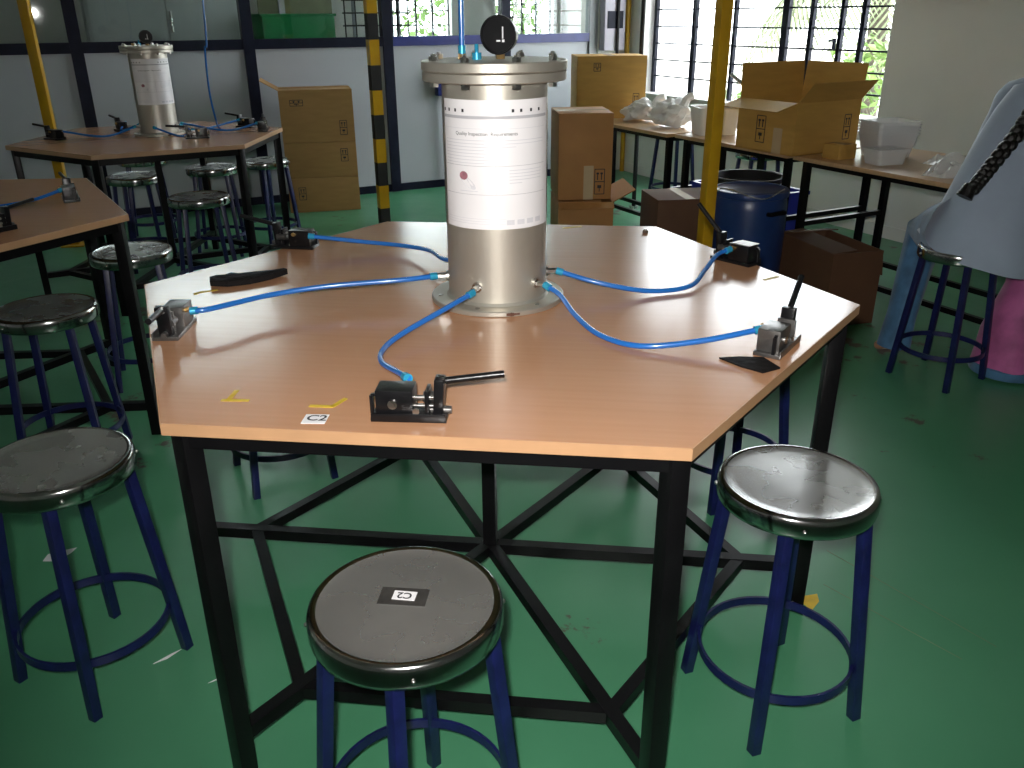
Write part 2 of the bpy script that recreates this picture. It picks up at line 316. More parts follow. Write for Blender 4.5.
# back room behind the partition
BV = -1.15
m = MB(); WA = [(-4.25, -3.0, 2.32, 3.05), (-1.86, -1.2, 1.15, 2.5), (-0.74, -0.1, 1.1, 2.5)]
us = [-8.2, -4.25, -3.0, -1.86, -1.2, -0.74, -0.1, 0.2]
for i, (a, b) in enumerate(zip(us, us[1:])):
    if i in (1, 3, 5):
        z0, z1 = WA[i // 2][2:]
        m.box(((a + b) / 2, -BV, z0 / 2), (b - a, 0.15, z0)); m.box(((a + b) / 2, -BV, (z1 + ZC) / 2), (b - a, 0.15, ZC - z1))
    else: m.box(((a + b) / 2, -BV, ZC / 2), (b - a, 0.15, ZC))
w = m.xf(ROOM).build('wall_backroom', 'wall_paint', smooth=False); structure(w, 'far wall of the office behind the glass partition', 'wall')
for k, (a, b, z0, z1) in enumerate(WA):
    root = thing('window_%d' % (k + 2), ['high bright window in the office behind the partition', 'narrow bright grille window seen through the partition glass', 'dim grille window behind the gauge, beyond the partition'][k], 'window', W(a, BV, 0), TH); root['kind'] = 'structure'
    n = max(2, round((b - a) / 0.15))
    for i in range(n + 1): MB().box(((b - a) * i / n, 0, (z0 + z1) / 2), (0.014, 0.02, z1 - z0)).build('vertical_bar', 'frame_dark', root, smooth=False)
    nz = round((z1 - z0) / 0.12)
    for i in range(nz + 1): MB().box(((b - a) / 2, 0, z0 + (z1 - z0) * i / nz), (b - a, 0.02, 0.01)).build('horizontal_bar', 'frame_dark', root, smooth=False)
    MB().box(((b - a) / 2, 0.03, (z0 + z1) / 2), (b - a, 0.004, z1 - z0)).build('glass_pane', 'clear_glass', root, smooth=False)

# ================================================================== OUTSIDE
g = MB().box((0, 0, -0.35), (60, 60, 0.1)).xf(Matrix.Translation(W(31.0, -5, 0)) @ Matrix.Rotation(TH, 4, 'Z')).build('ground', 'ground_pale', smooth=False); structure(g, 'pale paved ground outside the windows', 'ground')
def leaf_cluster(mb, c, rx, ry, rz_, n, size):
    for _ in range(n):
        a = random.uniform(0, 2 * math.pi); s_ = random.uniform(-1, 1); q = math.sqrt(1 - s_ * s_); k = random.uniform(0.55, 1.0)
        p = Vector(c) + Vector((rx * q * math.cos(a), ry * q * math.sin(a), rz_ * s_)) * k
        d = Vector((random.uniform(-1, 1), random.uniform(-1, 1), random.uniform(-0.6, 0.6))).normalized(); e = d.orthogonal().normalized(); e.rotate(Matrix.Rotation(random.uniform(0, 6.28), 3, d)); L = size * random.uniform(0.7, 1.3)
        nrm = d.cross(e)
        mb.quad([p, p + d * L * 0.5 + e * L * 0.22 + nrm * L * .05, p + d * L, p + d * L * 0.5 - e * L * 0.22 + nrm * L * .05])
def shrub(u, v, z, rx, rz_, n, size, label, mt='leaf'):
    root = thing('shrub', label, 'shrub', W(u, v, -0.3), TH, 'shrubs outside the windows')
    m = MB(); leaf_cluster(m, (0, 0, z + 0.3), rx, rx, rz_, n, size); m.build('foliage', mt, root, smooth=False)
    m = MB()
    for k in range(4):
        a = k * 1.6; m.tube([(0, 0, 0), (0.1 * rx * math.cos(a), 0.1 * rx * math.sin(a), (z + 0.3) * 0.5), (0.5 * rx * math.cos(a), 0.5 * rx * math.sin(a), z + 0.3)], 0.018, 6)
    m.build('stem', 'bark', root)
shrub(2.2, 1.2, 0.55, 0.75, 0.7, 900, 0.13, 'leafy green shrub outside the right end of the barred window')
shrub(1.9, -0.6, 0.15, 0.7, 0.45, 500, 0.12, 'low shrub outside the middle of the barred window')
shrub(-0.15, BV - 1.2, 1.5, 0.6, 1.3, 1300, 0.13, 'tall dense shrub outside the dim office window')
shrub(-1.15, BV - 0.75, 1.1, 0.30, 0.6, 260, 0.11, 'slim shrub outside the bright office window')
def palm(u, v, zc, label):
    root = thing('palm_tree', label, 'palm tree', W(u, v, -0.3), TH)
    MB().tube([(0, 0, 0), (0.05, 0, zc * 0.5), (0, 0, zc + 0.3)], lambda t: 0.14 - 0.05 * t, 12).build('trunk', 'bark', root)
    for k in range(15):
        a = k * 2.399 + 0.3; L = random.uniform(1.7, 2.3); dr = random.uniform(0.7, 1.5); up = random.uniform(0.1, 0.6)
        h_ = Vector((math.cos(a), math.sin(a), 0)); s_ = Vector((-math.sin(a), math.cos(a), 0)); m = MB(); N = 26; prev = None; spine = []
        for i in range(N + 1):
            t = i / N; spine.append(Vector((0, 0, zc + 0.3)) + h_ * (L * (t - 0.18 * t * t)) + Vector((0, 0, up * t * 2 * (1 - t) - dr * t * t)))
        m.tube(spine, lambda t: 0.018 * (1 - 0.8 * t), 6, smooth=0)
        for i in range(3, N):
            p = spine[i]; tng = (spine[i + 1] - spine[i]).normalized(); ll = 0.55 * math.sin(math.pi * (0.12 + 0.83 * i / N))
            for sg in (-1, 1):
                d = (s_ * sg * 0.75 + tng * 0.55 + Vector((0, 0, -0.45))).normalized(); wv = tng * 0.02
                m.quad([p - wv, p + wv, p + d * ll * 0.6 + wv + Vector((0, 0, -0.02)), p + d * ll + Vector((0, 0, -0.1 * ll)), p + d * ll * 0.6 - wv + Vector((0, 0, -0.02))])
        m.build('frond', 'palm_leaf', root, smooth=False)
palm(3.6, -0.35, 1.75, 'palm tree with drooping fronds outside the barred window')

# ================================================================== MAIN AND SIDE HEXAGONAL TABLES
def hexpts(r, a0=0.0): return [(r * math.cos(a0 + k * math.pi / 3), r * math.sin(a0 + k * math.pi / 3)) for k in range(6)]
def hex_table(label, loc, rz, Rr, H=0.78, group='hexagonal workshop tables'):
    T = thing('hexagonal_table', label, 'table', loc, rz, group)
    top = MB().prism(hexpts(Rr - 0.002), H - 0.02, H).build('table_top', 'laminate', T, smooth=False)
    P = hexpts(Rr); m = MB()
    for k in range(6):
        a = Vector((*P[k], 0)); b = Vector((*P[(k + 1) % 6], 0)); nn = ((a + b) / 2).normalized()
        m2 = MB(); m2.bar(a - nn * 0.0012 + Vector((0, 0, H - 0.0105)), b - nn * 0.0012 + Vector((0, 0, H - 0.0105)), 0.0022, 0.0205); m2.build('edge_band', 'edge_band', top, smooth=False)
    rl = Rr - 0.028; L = hexpts(rl)
    for k in range(6):
        a = Vector((*L[k], 0)); d = a.normalized(); rot = Matrix.Rotation(math.atan2(d.y, d.x), 3, 'Z')
        MB().box((a.x * 0.985, a.y * 0.985, (H - 0.02) / 2), (0.034, 0.034, H - 0.02), rot, bevel=0.003).build('leg', 'black_paint', T)
        b = Vector((*L[(k + 1) % 6], 0))
        MB().bar(a * 0.985 + Vector((0, 0, H - 0.037)), b * 0.985 + Vector((0, 0, H - 0.037)), 0.03, 0.03).build('apron_rail', 'black_paint', T, smooth=False)
        MB().bar(d * 0.02 + Vector((0, 0, 0.109)), a * 0.97 + Vector((0, 0, 0.109)), 0.028, 0.028).build('spoke_rail', 'black_paint', T, smooth=False)
        q0 = d * (rl * 0.795); q1 = b.normalized() * (rl * 0.795)
        MB().bar(q0 + Vector((0, 0, 0.1085)), q1 + Vector((0, 0, 0.1085)), 0.026, 0.026).build('foot_rail', 'black_paint', T, smooth=False)
    MB().box((0, 0, (H - 0.02 + 0.095) / 2), (0.032, 0.032, H - 0.02 - 0.095)).build('centre_post', 'black_paint', T, smooth=False)
    for k in range(3):
        a = Vector((*L[k], 0)); MB().bar(a * 0.97 + Vector((0, 0, H - 0.034)), -a * 0.97 + Vector((0, 0, H - 0.034)), 0.026, 0.024).build('top_brace', 'black_paint', T, smooth=False)
    return T
TZ = 0.78
TM = (-0.0582, 1.8259, 0)
tab = hex_table('large hexagonal table with beige laminate top carrying the silver tank, in the centre', TM, R(-6.9), 0.81)
hex_table('hexagonal table by the partition with a second tank on it', (-1.895, 4.66, 0), R(28.5), 0.69)
hex_table('hexagonal table cut off by the left edge of the photo', (-2.03, 2.66, 0), R(3.2), 0.81)
# print and tape marks on the main table
def flat_part(name, mt, par, wloc, rz, mb):
    o = mb.build(name, mt, None, smooth=False); o.parent = par
    bpy.context.view_layer.update(); o.matrix_parent_inverse = par.matrix_world.inverted(); o.location = wloc; o.rotation_euler = (0, 0, rz); return o
st = flat_part('number_sticker', 'paper', tab, (-0.306, 1.188, TZ + 0.0006), R(-3), MB().box((0, 0, 0), (0.037, 0.032, 0.0008)))
x = text_mb('C2', 0.027, 0.0006).xf(Matrix.Translation((0.002, 0.002, 0.0006))).build('lettering', 'print_dark', st, smooth=False)
def tape_part(loc, rz, segs):
    m = MB()
    for (a, b) in segs: m.bar((*a, 0), (*b, 0), 0.008, 0.0008)
    flat_part('tape_mark', 'tape_yellow', tab, (loc[0], loc[1], TZ + 0.0006), rz, m)
tape_part((-0.298, 1.237), 0, [((-0.028, 0), (0.012, -0.004)), ((0.010, -0.004), (0.026, 0.028))])
tape_part((-0.455, 1.262), 0, [((-0.02, 0.0), (0.026, -0.002)), ((-0.008, 0.004), (-0.006, 0.04))])
tape_part((0.18, 2.47), 0.3, [((-0.03, 0), (0.03, 0))])
tape_part((0.62, 1.93), 0.4, [((-0.03, 0), (0.02, 0.01))])
tape_part((-0.70, 1.86), 0.5, [((-0.02, 0), (0.03, 0.0)), ((-0.02, 0), (-0.02, -0.012))])

# ================================================================== STOOLS
def make_stool():
    S = thing('stool', 'x', 'stool', (0, 0, 0), 0, 'round steel workshop stools')
    MB().lathe([(0, 0.5285), (0.07, 0.5283), (0.115, 0.5285), (0.130, 0.5295), (0.1365, 0.5312), (0.1365, 0.527), (0.10, 0.524), (0, 0.524)], n=56).build('seat', 'seat_steel', S, angle=50)
    MB().lathe([(0.136, 0.5275), (0.136, 0.5311), (0.140, 0.5322), (0.1435, 0.5320), (0.147, 0.5300), (0.1495, 0.5255), (0.1508, 0.5180), (0.1505, 0.4990), (0.149, 0.4920), (0.1465, 0.4910), (0.1465, 0.5080), (0.140, 0.524), (0.136, 0.5275)], n=56).build('seat_rim', 'chrome', S, angle=60)
    for k in range(4):
        a = R(45 + 90 * k); d = Vector((math.cos(a), math.sin(a), 0))
        x = (d * 0.176 - d * 0.126 + Vector((0, 0, -0.5080))).normalized()
        MB().bar(d * 0.126 + Vector((0, 0, 0.5080)), d * 0.176 + Vector((0, 0, 0.0)), 0.021, 0.021, bevel=0.002).build('leg', 'stool_blue', S)
    prof = [(0.152, 0.118), (0.158, 0.118), (0.158, 0.137), (0.152, 0.137), (0.152, 0.118)]
    MB().lathe(prof, n=48).build('foot_ring', 'stool_blue', S)
    for k in range(4):
        a = R(45 + 90 * k + 12); MB().ball((0.1515 * math.cos(a), 0.1515 * math.sin(a), 0.508), 0.004, n=8).build('rivet', 'steel', S)
    return S
STG = 'round steel workshop stools'
stool = make_stool()
def put(loc, rz, label, first=[True]):
    if first[0]:
        first[0] = False; stool.location = (*loc, 0); stool.rotation_euler = (0, 0, R(rz)); stool['label'] = label; return stool
    return dup(stool, (*loc, 0), R(rz), label, STG)
s_right = put((0.548, 1.42), 21, 'steel topped stool at the right front corner of the central table')
s_left = put((-0.934, 1.53), -28, 'large steel topped stool at the left edge in the foreground')
s_front = put((-0.166, 1.062), 43, 'steel topped stool in the front middle with a C2 sticker')
put((-1.45, 2.52), 8, 'stool at the left edge behind the foreground one')
put((-1.47, 3.22), 20, 'stool under the corner of the left edge table')
put((-1.57, 4.30), 30, 'nearest of the stools in front of the partition table')
put((-1.80, 5.22), 10, 'stool behind the partition table, between its middle legs')
put((-2.15, 4.93), 40, 'stool under the left part of the partition table')
put((-2.37, 5.60), 20, 'stool by the partition behind the second tank')
put((-1.545, 5.46), 55, 'stool at the right end of the partition table beside the cardboard stack')
put((-0.74, 2.42), 30, 'stool tucked beyond the left side of the central table')
put((0.66, 2.30), 20, 'stool tucked behind the right side of the central table')
put((1.245, 6.62), 25, 'stool under the window table with the white bags')
put((1.62, 5.66), 10, 'stool behind the blue drum near the window')
s_person = put((1.715, 3.165), 33, 'stool the seated woman is sitting on')
# stickers on the front stool and the person's stool
o = MB().box((0, 0, 0), (0.075, 0.042, 0.0006)).build('tape_patch', 'vise_grey', s_front, smooth=False); o.location = (0.005, 0.012, 0.5294); o.rotation_euler = (0, 0, R(-49))
o = MB().box((0, 0, 0), (0.036, 0.021, 0.0008)).build('number_sticker', 'paper', s_front, smooth=False); o.location = (0.007, 0.012, 0.5301); o.rotation_euler = (0, 0, R(129))
x = text_mb('C2', 0.02, 0.0004).xf(Matrix.Translation((0, 0, 0.0006))).build('lettering', 'print_dark', o, smooth=False)
o = MB().box((0, 0, 0), (0.018, 0.003, 0.05)).build('paper_tag', 'paper', s_person, smooth=False); o.location = (0.0, 0.0, 0.0); o.location = (math.cos(R(-45)) * 0.143, math.sin(R(-45)) * 0.143, 0.455); o.rotation_euler = (0, 0, R(45))

# ================================================================== TANKS
def make_tank(label, loc, rz):
    T = thing('pressure_tank', label, 'tank', loc, rz, 'silver air pressure tanks')
    r = 0.107
    MB().lathe([(0, 0.012), (r, 0.012), (r, 0.456), (0, 0.456)], n=64).build('tank_body', 'tank_metal', T)
    MB().lathe([(0, 0), (0.143, 0), (0.145, 0.002), (0.145, 0.010), (0.143, 0.012), (0.112, 0.012), (r, 0.018), (0, 0.018)], n=64).build('base_flange', 'tank_metal', T)
    MB().lathe([(0, 0.455), (0.142, 0.455), (0.1445, 0.457), (0.1445, 0.4715), (0.1425, 0.473), (0, 0.473)], n=64).build('top_flange', 'tank_metal', T)
    lid = MB().lathe([(0, 0.474), (0.1435, 0.474), (0.146, 0.476), (0.146, 0.491), (0.144, 0.493), (0, 0.493)], n=64).build('lid', 'tank_metal', T)
    for k in range(8):
        a = k * math.pi / 4 + 0.35; x, y = 0.126 * math.cos(a), 0.126 * math.sin(a)
        m = MB().rod((x, y, 0.445), (x, y, 0.506), 0.0045, 8); m.rod((x, y, 0.493), (x, y, 0.502), 0.0095, 6); m.rod((x, y, 0.445), (x, y, 0.454), 0.0095, 6); m.build('bolt', 'steel', T)
    for k in range(6):
        a = k * math.pi / 3 + 0.2; x, y = 0.127 * math.cos(a), 0.127 * math.sin(a); MB().rod((x, y, 0.011), (x, y, 0.0145), 0.005, 8).build('base_screw', 'steel', T)
    # gauge on the lid
    gz = 0.493; gm = MB().rod((0.012, 0.02, gz), (0.012, 0.02, gz + 0.012), 0.009, 8).build('gauge_stem', 'brass', T)
    G = Matrix.Translation((0.012, 0.02, gz + 0.045)) @ Matrix.Rotation(R(90), 4, 'X') @ Matrix.Rotation(R(-16), 4, 'Y')
    g_ = MB().lathe([(0, -0.014), (0.033, -0.014), (0.0345, -0.010), (0.0345, 0.010), (0.037, 0.011), (0.037, 0.016), (0.034, 0.016), (0.033, 0.012), (0, 0.012)], n=40).xf(G).build('gauge', 'vise_black', T)
    m = MB().box((0.009, 0.004, 0.0128), (0.0025, 0.022, 0.0008)); m.box((0.010, -0.011, 0.0128), (0.005, 0.005, 0.0008)); m.box((0.0, -0.011, 0.0128), (0.008, 0.003, 0.0008)); m.xf(G).build('needle', 'paper', g_, smooth=False)
    MB().rod((-0.035, 0.0, 0.493), (-0.035, 0.0, 0.506), 0.010, 10).rod((-0.035, 0, 0.506), (-0.035, 0, 0.522), 0.004, 8).build('relief_valve', 'fitting_cyan', T)
    MB().rod((-0.065, 0.02, 0.493), (-0.065, 0.02, 0.505), 0.008, 8).build('inlet_fitting', 'brass', T)
    # wrapped paper
    def wrap(mb, rr, zc, a_mid=-math.pi / 2):
        for v in mb.bm.verts:
            x, y, d = v.co; a = a_mid + x / r; v.co = ((rr + d) * math.cos(a), (rr + d) * math.sin(a), zc + y)
        return mb
    def strip(x0, x1, y0, y1, n=None):
        mb = MB(); n = n or max(1, int((x1 - x0) / 0.008)); lo = [mb.bm.verts.new((x0 + (x1 - x0) * i / n, y0, 0)) for i in range(n + 1)]; hi = [mb.bm.verts.new((x0 + (x1 - x0) * i / n, y1, 0)) for i in range(n + 1)]
        for i in range(n): mb.bm.faces.new([lo[i], lo[i + 1], hi[i + 1], hi[i]])
        return mb
    sl = wrap(strip(-0.19, 0.16, 0.18, 0.42, 60), r + 0.0008, 0); 
    sleeve = sl.build('plastic_sleeve', 'clear_glass', T)
    pap = wrap(strip(-0.125, 0.137, 0.175, 0.425, 40), r + 0.0016, 0).build('paper_sheet', 'paper', T)
    rr = r + 0.0024
    def pr(mt, x0, x1, y0, y1): wrap(strip(x0, x1, y0, y1), rr, 0).build('print_line', mt, pap, smooth=False)
    pr('print_grey', -0.125, 0.125, 0.390, 0.3955)
    for x in (-0.118, -0.102, -0.083, -0.064, 0.036, 0.053, 0.076, 0.098): pr('print_dark', x - 0.0025, x + 0.0025, 0.402, 0.408)
    tt = text_mb('Quality Inspection  Requirements', 0.0095); wrap(tt, rr, 0.362).xf(Matrix.Rotation(R(-10), 4, 'Z')).build('title', 'print_dark', pap, smooth=False)
    pr('print_light', -0.118, 0.118, 0.3715, 0.3722)
    for i in range(8): pr('print_light', -0.115, -0.09 + (0.07 if i % 2 else 0.08), 0.349 - i * 0.0062, 0.3503 - i * 0.0062)
    for i in range(3): pr('print_light', 0.012, 0.112 - 0.07 * (i == 2), 0.349 - i * 0.0062, 0.3503 - i * 0.0062)
    pr('print_grey', -0.118, 0.118, 0.3005, 0.3013); pr('print_grey', -0.118, 0.118, 0.2445, 0.2453); pr('print_grey', 0.001, 0.0018, 0.245, 0.301)
    for i in range(5): pr('print_light', 0.028, 0.105 - 0.05 * (i == 4), 0.2915 - i * 0.0062, 0.293 - i * 0.0062)
    pr('print_light', -0.075, -0.035, 0.2505, 0.252)
    e = MB(); n = 14
    vs = [e.bm.verts.new((-0.066 + 0.010 * math.cos(2 * math.pi * i / n) , 0.281 + 0.0085 * math.sin(2 * math.pi * i / n), 0)) for i in range(n)]; e.bm.faces.new(vs); wrap(e, rr, 0).build('picture', 'print_red', pap, smooth=False)
    e = MB(); vs = [e.bm.verts.new((-0.058 + 0.019 * math.cos(2 * math.pi * i / n + .5), 0.269 + 0.011 * math.sin(2 * math.pi * i / n) - 0.5 * 0.012 * math.cos(2 * math.pi * i / n + .5), 0)) for i in range(n)]; e.bm.faces.new(vs); wrap(e, rr - 0.0004, 0).build('picture', 'print_light', pap, smooth=False)
    for i in range(3): pr('print_light', -0.115, 0.02, 0.196 - i * 0.005, 0.1967 - i * 0.005)
    for i in range(4): pr('print_light', 0.022 + 0.022 * i, 0.038 + 0.022 * i, 0.184, 0.194)
    # outlet ports
    for k, a in enumerate(PORTS):
        d = Vector((math.cos(a), math.sin(a), 0)); z = Vector((0, 0, 0.052))
        MB().rod(d * (r - 0.004) + z, d * (r + 0.005) + z, 0.011, 12).rod(d * (r + 0.004) + z, d * (r + 0.024) + z, 0.0065, 6).build('outlet_port', 'steel', T)
    m = MB()
    for k in range(7): m.box((0.1452 * math.cos(-1.42 + 0.028 * k), 0.1452 * math.sin(-1.42 + 0.028 * k), 0.006), (0.004, 0.0012, 0.009 * random.uniform(0.4, 1)), Matrix.Rotation(-1.42 + math.pi / 2 + 0.028 * k, 3, 'Z'))
    m.build('rust_patch', 'rust', T, smooth=False)
    return T
PORTS = [R(184), R(132), R(248), R(320), R(10), R(62)]
TKC = Vector((-0.030, 1.808, TZ))
tank = make_tank('tall silver pressure tank with papers wrapped on it, on the central table', TKC, 0)
TK2 = Vector((-1.885, 4.74, TZ))
tank2 = dup(tank, TK2, R(30), 'second silver tank standing on the table by the partition', 'silver air pressure tanks'); tank2.scale = (0.9, 0.9, 0.9)

# ================================================================== VISES
def make_vise():
    V = thing('toggle_vise', 'x', 'vise', (0, 0, 0), 0, 'small black toggle vises')
    MB().box((0.0, 0, 0.004), (0.118, 0.05, 0.008), bevel=0.0015).box((0, -0.024, 0.008), (0.116, 0.004, 0.013), bevel=0.001).build('base_plate', 'vise_black', V)
    MB().box((-0.022, 0.002, 0.029), (0.058, 0.042, 0.042), bevel=0.002).build('body_block', 'vise_black', V)
    MB().rod((-0.024, -0.019, 0.028), (-0.024, -0.0225, 0.028), 0.0075, 12).build('bolt', 'steel', V)
    m = MB().bar((-0.058, -0.012, 0.008), (-0.058, -0.012, 0.040), 0.005, 0.006).bar((-0.058, -0.012, 0.040), (-0.045, -0.012, 0.042), 0.005, 0.005); m.build('bracket', 'vise_black', V, smooth=False)
    for z in (0.022, 0.036): MB().rod((0.0, -0.008, z), (0.046, -0.008, z), 0.0035, 10).build('guide_rod', 'steel', V)
    MB().rod((0.02, 0.008, 0.030), (0.045, 0.008, 0.030), 0.009, 12).build('spring', 'vise_grey', V)
    MB().box((0.029, -0.004, 0.028), (0.006, 0.034, 0.044), bevel=0.001).build('clamp_plate', 'vise_black', V)
    MB().box((0.046, 0.0, 0.036), (0.016, 0.026, 0.062), Matrix.Rotation(R(4), 3, 'Y'), bevel=0.003).build('lever_block', 'vise_black', V)
    MB().rod((0.030, -0.0, 0.012), (0.064, -0.0, 0.012), 0.006, 10).build('pivot_pin', 'vise_grey', V)
    MB().rod((0.012, -0.020, 0.018), (0.012, -0.024, 0.018), 0.0055, 6).build('nut', 'steel', V)
    h_ = MB().rod((0, 0, 0), (0.098, 0.010, 0.010), 0.0058, 12).build('handle', 'vise_black', V, loc=(0.048, 0, 0.060))
    MB().rod((0.046, 0.0, 0.060), (0.056, 0.002, 0.061), 0.0075, 6).build('handle_nut', 'steel', V)
    MB().rod((-0.01, 0.018, 0.038), (-0.01, 0.032, 0.042), 0.005, 8).build('hose_port', 'brass', V)
    return V
vise = make_vise()
def putv(loc, rz, label, first=[True], z=TZ):
    if first[0]:
        first[0] = False; vise.location = (*loc, z); vise.rotation_euler = (0, 0, R(rz)); vise['label'] = label; return vise
    return dup(vise, (*loc, z), R(rz), label, 'small black toggle vises')
v_front = putv((-0.158, 1.198), -4, 'black toggle vise with a long handle at the front edge of the central table')
v_left = putv((-0.672, 1.600), -88, 'vise standing at the left corner of the central table')
v_backl = putv((-0.585, 2.265), 170, 'vise at the back left edge of the central table')
v_backr = putv((0.565, 2.085), 130, 'vise at the back right edge of the central table by the yellow pole')
v_right = putv((0.495, 1.478), 55, 'vise with upright handle near the right corner of the central table')
def tilt(v, ay, az=0):
    for ch in v.children:
        if ch.name.startswith('handle') and not ch.name.startswith('handle_nut'): ch.rotation_euler = (0, R(ay), R(az))
tilt(v_backr, -38); tilt(v_right, -20); tilt(v_backl, -8)
L1 = [((-2.36, 4.55), 150, 'vise at the left end of the partition table by the yellow pole'), ((-2.16, 4.90), 130, 'vise just left of the second tank'), ((-1.62, 4.55), 200, 'vise just right of the second tank'), ((-1.50, 5.02), 150, 'vise with raised handle at the back right of the partition table'), ((-1.36, 4.86), 100, 'vise at the right corner of the partition table')]
for a, b, l in L1: putv(a, b, l)
putv((-1.52, 2.95), 120, 'vise at the far corner of the left edge table')
putv((-1.52, 2.47), 60, 'vise at the very left edge of the photo on the left table')

for v in (v_left, v_right):  # grey paints the glare on the left vise; the right body is grey
    for ch in v.children:
        if ch.name.split('.')[0] in ('body_block', 'base_plate', 'clamp_plate'):
            ch.material_slots[0].link = 'OBJECT'; ch.material_slots[0].material = MATS['vise_grey']
# white plate painting window glare on top of the back right vise
glare = MB().box((0, 0, 0), (0.05, 0.04, 0.001)).build('glare_plate', 'paper', smooth=False); glare.location = (0.583, 2.066, TZ + 0.0508); glare.rotation_euler = (0, 0, R(130)); tag(glare, 'small white plate painted as window glare on the vise by the yellow pole', 'glare')

# ================================================================== HOSES
def hose(pts, label, r=0.0055, collars=(True, True), name='air_hose'):
    H = thing(name, label, 'hose', pts[0], 0, 'blue air hoses'); o0 = Vector(pts[0])
    P = [Vector(p) - o0 for p in pts]
    MB().tube(P, r, 12, smooth=8).build('tube', 'hose_blue', H)
    for on, a, b in ((collars[0], P[0], P[1]), (collars[1], P[-1], P[-2])):
        if on: MB().rod(a, a + (b - a).normalized() * 0.016, r * 1.45, 12).build('fitting', 'fitting_cyan', H)
    return H
hose([(-0.078, 1.675, 0.831), (-0.142, 1.6, 0.815), (-0.211, 1.51, 0.8), (-0.235, 1.445, 0.795), (-0.227, 1.374, 0.8), (-0.19, 1.30, 0.812), (-0.166, 1.248, 0.822)], 'blue hose curling to the front vise on the central table')
hose([(-0.162, 1.797, 0.832), (-0.24, 1.773, 0.83), (-0.388, 1.75, 0.825), (-0.505, 1.705, 0.82), (-0.598, 1.612, 0.822), (-0.637, 1.600, 0.821)], 'blue hose running to the vise at the left corner of the central table')
hose([(-0.117, 1.905, 0.832), (-0.165, 1.98, 0.822), (-0.21, 2.105, 0.81), (-0.291, 2.195, 0.8), (-0.396, 2.215, 0.806), (-0.535, 2.215, 0.822)], 'blue hose running behind the tank to the back left vise', collars=(False, True))
hose([(0.101, 1.831, 0.832), (0.196, 1.805, 0.81), (0.308, 1.808, 0.79), (0.403, 1.843, 0.79), (0.456, 1.937, 0.8), (0.501, 2.016, 0.815), (0.540, 2.045, 0.822)], 'blue hose sagging to the back right vise on the central table')
hose([(0.071, 1.723, 0.832), (0.101, 1.689, 0.82), (0.128, 1.619, 0.8), (0.17, 1.537, 0.787), (0.239, 1.476, 0.787), (0.347, 1.465, 0.8), (0.462, 1.468, 0.822)], 'blue hose looping to the vise at the right corner of the central table')
hose([(-0.095, 1.828, 1.283), (-0.094, 1.83, 1.5), (-0.092, 1.84, 2.2), (-0.09, 1.85, 3.39)], 'blue supply hose dropping from the ceiling onto the tank lid', collars=(True, False))
def rel2(k, r=0.118): a = PORTS[k] + R(30); return TK2 + Vector((math.cos(a) * r, math.sin(a) * r, 0.047))
lab2 = ['thin blue hose from the second tank to the leftmost vise', 'thin blue hose behind the second tank', 'thin blue hose in front of the second tank', 'thin blue hose from the second tank to the vise on its right', 'thin blue hose from the second tank to the far right vise']
for k, (e, l) in enumerate(zip([(-2.33, 4.55), (-2.14, 4.92), (-1.64, 4.57), (-1.53, 5.0), (-1.38, 4.84)], lab2)):
    a = rel2([0, 1, 2, 3, 4][k]); b = Vector((e[0], e[1], TZ + 0.042)); md = (a + b) / 2 + Vector((0.05 * (-1) ** k, -0.05, -0.03)); md.z = TZ + 0.012; hose([a, md, b], l)
hose([(-1.72, 4.93, TZ + 0.0065), (-1.60, 4.85, TZ + 0.01), (-1.56, 4.70, TZ + 0.06), (-1.555, 4.64, 0.99), (-1.535, 4.6, 1.2), (-1.51, 4.6, 1.45), (-1.45, 4.6, 3.39)], 'thin blue supply hose dropping from the ceiling onto the partition table', 0.005, (False, False))
hose([(-1.52, 2.91, TZ + 0.042), (-1.60, 2.82, TZ + 0.02), (-1.75, 2.78, TZ + 0.008), (-1.95, 2.75, TZ + 0.03)], 'blue hose on the left edge table reaching its far vise')
hose([(-1.55, 2.45, TZ + 0.042), (-1.65, 2.55, TZ + 0.012), (-1.8, 2.62, TZ + 0.008), (-1.95, 2.66, TZ + 0.03)], 'blue hose lying across the left edge table at the photo border')
# dark pads lying on the central table
def pad(name, pts, th, label, loc, rz, curl=0.0):
    m = MB(); m.prism(pts, 0, th)
    bmesh.ops.subdivide_edges(m.bm, edges=m.bm.edges[:], cuts=1, use_grid_fill=True)
    for v in m.bm.verts: v.co.z += curl * (v.co.x * 9) ** 2 * 0.01 + 0.0006
    o = m.build(name, 'black_cloth', smooth=False); o.location = loc; o.rotation_euler = (0, 0, rz); return tag(o, label, 'cloth')
pad('black_cloth_strip', [(-0.088, -0.022), (-0.05, -0.036), (0.0, -0.032), (0.05, -0.016), (0.092, 0.006), (0.086, 0.02), (0.04, 0.022), (-0.02, 0.03), (-0.035, 0.044), (-0.05, 0.026), (-0.07, 0.026), (-0.086, 0.012)], 0.013, 'black torn rubber strip lying at the left of the central table', (-0.622, 1.945, TZ), R(22), 0.6)
pad('black_cloth_scrap', [(-0.05, 0.02), (-0.012, 0.024), (0.03, 0.02), (0.046, -0.03), (0.01, -0.05), (-0.02, -0.022)], 0.003, 'black cloth scrap lying beside the right corner vise', (0.425, 1.405, TZ), 0)
nut = MB().rod((0, 0, 0), (0, 0, 0.008), 0.009, 6).rod((0, 0, 0.008), (0, 0, 0.011), 0.005, 10).build('loose_nut', 'steel'); nut.location = (0.385, 2.40, TZ); tag(nut, 'small loose nut near the back edge of the central table', 'nut')

